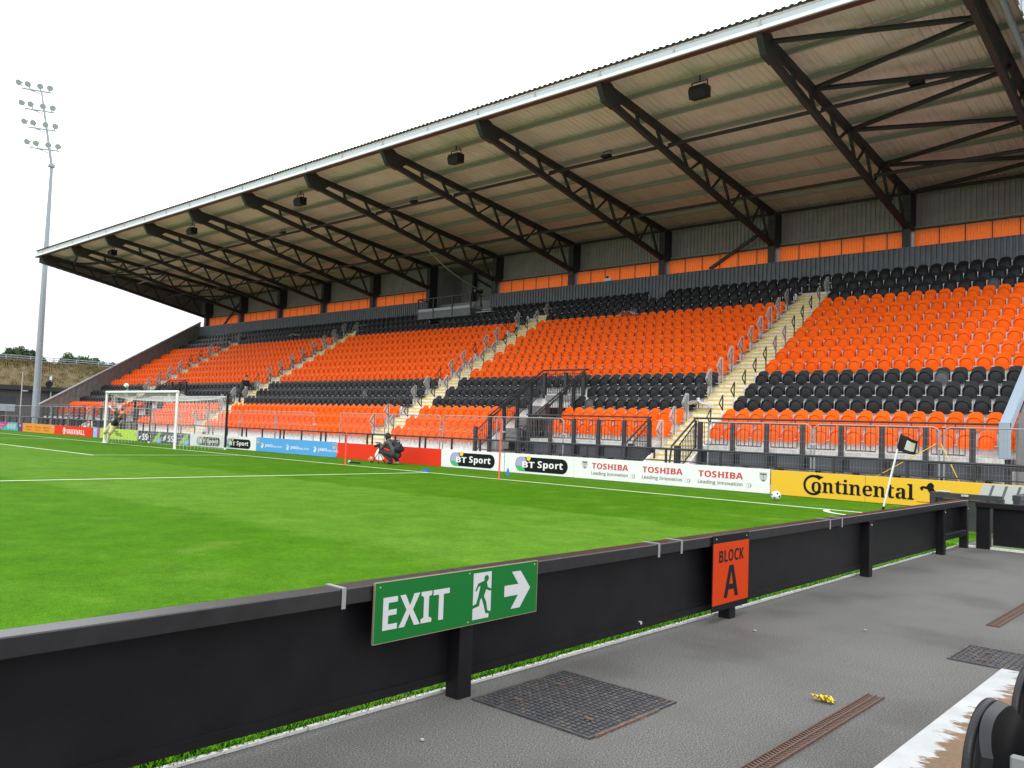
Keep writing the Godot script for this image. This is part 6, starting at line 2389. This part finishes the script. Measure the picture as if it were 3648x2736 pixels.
func cameraman() -> void:
	var o := thing("person", "crouching cameraman in grey jacket and dark beanie with a backpack", "person", Vector3(-17.4, 0, -2.1))
	var V := func(x: float, y: float, z: float) -> Vector3: return Vector3(x + 17.4, y, z)
	var al: Vector3 = V.call(-17.33, 0.10, 0.10)
	var ar: Vector3 = V.call(-17.24, 0.10, -0.12)
	var kl: Vector3 = V.call(-17.78, 0.44, 0.16)
	var kr: Vector3 = V.call(-17.68, 0.42, -0.20)
	var hl: Vector3 = V.call(-17.20, 0.34, 0.09)
	var hr: Vector3 = V.call(-17.20, 0.34, -0.09)
	var wa: Vector3 = V.call(-17.24, 0.50, 0.0)
	var ch: Vector3 = V.call(-17.44, 0.72, 0.0)
	var nk: Vector3 = V.call(-17.58, 0.85, 0.0)
	var hd: Vector3 = V.call(-17.69, 0.93, 0.0)
	var sl: Vector3 = V.call(-17.52, 0.76, 0.17)
	var sr: Vector3 = V.call(-17.52, 0.76, -0.17)
	var el: Vector3 = V.call(-17.74, 0.56, 0.20)
	var er: Vector3 = V.call(-17.76, 0.58, -0.18)
	var wl: Vector3 = V.call(-17.93, 0.62, 0.08)
	var wr: Vector3 = V.call(-17.95, 0.62, -0.08)
	var g := Geo.new()
	flesh([[al, kl, 0.045, 0.060], [kl, hl, 0.062, 0.085], [ar, kr, 0.045, 0.060], [kr, hr, 0.062, 0.085], [hl, hr, 0.10, 0.10], [hl.lerp(hr, 0.5), wa, 0.12, 0.12], [wa, ch, 0.125, 0.14], [ch, nk, 0.12, 0.06], [sl, ch, 0.06, 0.09], [sr, ch, 0.06, 0.09], [sl, el, 0.05, 0.04], [el, wl, 0.04, 0.028], [sr, er, 0.05, 0.04], [er, wr, 0.04, 0.028], [nk, hd, 0.055, 0.055]], 0.018, 0.04, g)
	var upv := Vector3(-0.25, 1, 0)
	var face := Vector3(-1, -0.2, 0.05)
	flesh(head_bones(hd + Vector3(-0.02, 0.03, 0), upv, face), 0.007, 0.014, g)
	flesh(hand_bones(wl, Vector3(-0.8, 0.2, -0.35), Vector3(0, 0.2, -1), 1.0, 0.5), 0.006, 0.010, g)
	flesh(hand_bones(wr, Vector3(-0.8, 0.2, 0.35), Vector3(0, 0.2, 1), -1.0, 0.5), 0.006, 0.010, g)
	part("body", g, mat(0.20, 0.11, 0.075, 0.55), o)
	face_parts(o, hd + Vector3(-0.02, 0.03, 0), upv, face)
	g = Geo.new()
	flesh([[hd + Vector3(0.01, 0.075, 0), hd + Vector3(0.035, 0.04, 0), 0.105, 0.102], [hd + Vector3(-0.02, 0.11, 0), hd + Vector3(0.03, 0.11, 0), 0.07, 0.07]], 0.010, 0.02, g)
	part("beanie", g, M.cloth, o)
	g = Geo.new()
	flesh([[hl.lerp(hr, 0.5), wa, 0.155, 0.145], [wa, ch, 0.15, 0.165], [ch, ch.lerp(nk, 0.8), 0.14, 0.085], [sl, ch, 0.082, 0.11], [sr, ch, 0.082, 0.11], [sl, el, 0.074, 0.062], [el, wl, 0.060, 0.045], [sr, er, 0.074, 0.062], [er, wr, 0.060, 0.045]], 0.018, 0.04, g)
	part("jacket", g, M.greycloth, o)
	g = Geo.new()
	flesh([[al + Vector3(0, 0.04, 0), kl, 0.066, 0.078], [kl, hl, 0.080, 0.11], [ar + Vector3(0, 0.04, 0), kr, 0.066, 0.078], [kr, hr, 0.080, 0.11], [hl, hr, 0.13, 0.13]], 0.018, 0.03, g)
	part("trousers", g, M.darkgrey, o)
	for q in [al, ar]:
		g = Geo.new()
		shoe(q, Vector3(-1, 0, 0.1), g)
		part("trainer", g, M.lightgrey if q == ar else M.darkgrey, o)
	var b := thing("backpack", "black backpack worn by the crouching cameraman", "backpack", Vector3(-17.12, 0.66, -2.1))
	g = Geo.new()
	var ax := Vector3(0.55, -0.62, 0).normalized()
	var outv := Vector3(0.62, 0.55, 0).normalized()
	flesh([[-ax * 0.15 - Vector3(0, 0, 0.07), -ax * 0.15 + Vector3(0, 0, 0.07), 0.10, 0.10], [ax * 0.13 - Vector3(0, 0, 0.09), ax * 0.13 + Vector3(0, 0, 0.09), 0.115, 0.115], [-ax * 0.13, ax * 0.13, 0.12, 0.13]], 0.014, 0.05, g)
	part("bag", g, M.cloth, b)
	g = Geo.new()
	flesh([[ax * 0.04 + outv * 0.10 - Vector3(0, 0, 0.05), ax * 0.14 + outv * 0.10 + Vector3(0, 0, 0.05), 0.055, 0.055]], 0.012, 0.03, g)
	part("pocket", g, M.black, b)
	g = Geo.new()
	for s in [-1, 1]:
		g.path([-ax * 0.22 + Vector3(-0.02, 0, 0.09 * s), Vector3(-0.34, 0.20, 0.12 * s), Vector3(-0.36, 0.06, 0.16 * s), Vector3(-0.18, -0.12, 0.15 * s)], 0.016, 6)
	part("strap", g, M.black, b)
	g = Geo.new()
	g.box(-ax * 0.10 + outv * 0.135, Vector3(0.03, 0.03, 0.07))
	part("reflector", g, M.lightgrey, b)
	var c := thing("video_camera", "black video camera on a small tripod in front of the cameraman", "camera", Vector3(-18.12, 0, -2.1))
	g = Geo.new()
	g.cbox(Vector3(0, 0.63, 0), Vector3(0.30, 0.11, 0.09), 0.012)
	g.tube(Vector3(-0.02, 0.70, 0), Vector3(0.10, 0.70, 0), 0.015)
	part("body", g, M.black, c)
	g = Geo.new()
	g.tube(Vector3(-0.15, 0.62, 0), Vector3(-0.25, 0.61, 0), 0.042, 0.050, 14)
	part("lens", g, M.black, c)
	g = Geo.new()
	g.tube(Vector3(-0.22, 0.735, 0), Vector3(0.02, 0.735, 0), 0.022)
	part("microphone", g, M.cloth, c)
	g = Geo.new()
	g.box(Vector3(0.02, 0.66, 0.09), Vector3(0.10, 0.07, 0.012))
	part("screen", g, M.black, c)
	g = Geo.new()
	g.tube(Vector3(0, 0.38, 0), Vector3(0, 0.57, 0), 0.022)
	g.ball(Vector3(0, 0.40, 0), 0.045, 10, 7)
	part("head", g, M.black, c)
	for q in [Vector3(-0.27, 0, 0.12), Vector3(0.16, 0, 0.16), Vector3(0.02, 0, -0.26)]:
		g = Geo.new()
		g.tube(Vector3(0, 0.40, 0), q, 0.013)
		g.tube(q + Vector3(0, 0.0, 0), q + Vector3(0, 0.05, 0), 0.02)
		part("leg", g, M.black, c)

func walker() -> void:
	var o := thing("person", "person in long black coat and black cap climbing the stand stairs", "person", Vector3(-41.4, 2.41, -9.95))
	var V := func(x: float, y: float, z: float) -> Vector3: return Vector3(x, y, z)
	var al: Vector3 = V.call(-0.25, 0.10, 0.12)
	var ar: Vector3 = V.call(0.10, 0.10, -0.06)
	var kl: Vector3 = V.call(-0.10, 0.50, 0.12)
	var kr: Vector3 = V.call(0.18, 0.52, -0.07)
	var hl: Vector3 = V.call(0.02, 0.86, 0.09)
	var hr: Vector3 = V.call(0.04, 0.86, -0.09)
	var wa: Vector3 = V.call(0.07, 1.02, 0.0)
	var ch: Vector3 = V.call(0.15, 1.24, 0.0)
	var nk: Vector3 = V.call(0.22, 1.42, 0.0)
	var hd: Vector3 = V.call(0.27, 1.52, 0.0)
	var sl: Vector3 = V.call(0.17, 1.33, 0.18)
	var sr: Vector3 = V.call(0.17, 1.33, -0.18)
	var el: Vector3 = V.call(0.24, 1.06, 0.24)
	var er: Vector3 = V.call(0.16, 1.06, -0.24)
	var wl: Vector3 = V.call(0.46, 0.98, 0.20)
	var wr: Vector3 = V.call(0.36, 0.94, -0.22)
	var g := Geo.new()
	flesh([[al, kl, 0.042, 0.056], [kl, hl, 0.058, 0.08], [ar, kr, 0.042, 0.056], [kr, hr, 0.058, 0.08], [hl, hr, 0.10, 0.10], [hl.lerp(hr, 0.5), wa, 0.12, 0.115], [wa, ch, 0.115, 0.13], [ch, nk, 0.11, 0.058], [sl, ch, 0.06, 0.09], [sr, ch, 0.06, 0.09], [sl, el, 0.05, 0.04], [el, wl, 0.04, 0.027], [sr, er, 0.05, 0.04], [er, wr, 0.04, 0.027], [nk, hd, 0.054, 0.054]], 0.018, 0.04, g)
	var face := Vector3(1, -0.12, 0.15)
	flesh(head_bones(hd + Vector3(0.01, 0.05, 0), Vector3(0.12, 1, 0), face), 0.007, 0.014, g)
	flesh(hand_bones(wl, Vector3(0.9, -0.2, -0.1), Vector3(0, -0.3, -1), -1.0, 0.4), 0.006, 0.010, g)
	flesh(hand_bones(wr, Vector3(0.8, -0.4, 0.1), Vector3(0, -0.3, 1), 1.0, 0.4), 0.006, 0.010, g)
	part("body", g, M.skin, o)
	face_parts(o, hd + Vector3(0.01, 0.05, 0), Vector3(0.12, 1, 0), face)
	g = Geo.new()
	flesh([[hl, hr, 0.15, 0.15], [hl.lerp(hr, 0.5), wa, 0.16, 0.145], [wa, ch, 0.145, 0.155], [ch, ch.lerp(nk, 0.8), 0.13, 0.08], [sl, ch, 0.08, 0.11], [sr, ch, 0.08, 0.11], [sl, el, 0.072, 0.06], [el, el.lerp(wl, 0.9), 0.058, 0.045], [sr, er, 0.072, 0.06], [er, er.lerp(wr, 0.9), 0.058, 0.045], [hl, hl.lerp(kl, 0.75), 0.13, 0.135], [hr, hr.lerp(kr, 0.75), 0.13, 0.135]], 0.018, 0.05, g)
	part("coat", g, M.cloth, o)
	g = Geo.new()
	flesh([[al + Vector3(0, 0.03, 0), kl, 0.060, 0.070], [kl, hl, 0.072, 0.09], [ar + Vector3(0, 0.03, 0), kr, 0.060, 0.070], [kr, hr, 0.072, 0.09]], 0.018, 0.03, g)
	part("trousers", g, M.cloth, o)
	for q in [al, ar]:
		g = Geo.new()
		shoe(q, Vector3(1, 0, 0.05), g)
		part("shoe", g, M.black, o)
	g = Geo.new()
	flesh([[hd + Vector3(0.0, 0.115, 0), hd + Vector3(-0.02, 0.10, 0), 0.092, 0.092], [hd + Vector3(0.06, 0.105, -0.03), hd + Vector3(0.16, 0.085, 0.0), 0.028, 0.016], [hd + Vector3(0.06, 0.105, 0.03), hd + Vector3(0.16, 0.085, 0.02), 0.028, 0.016]], 0.009, 0.02, g)
	part("cap", g, M.cloth, o)
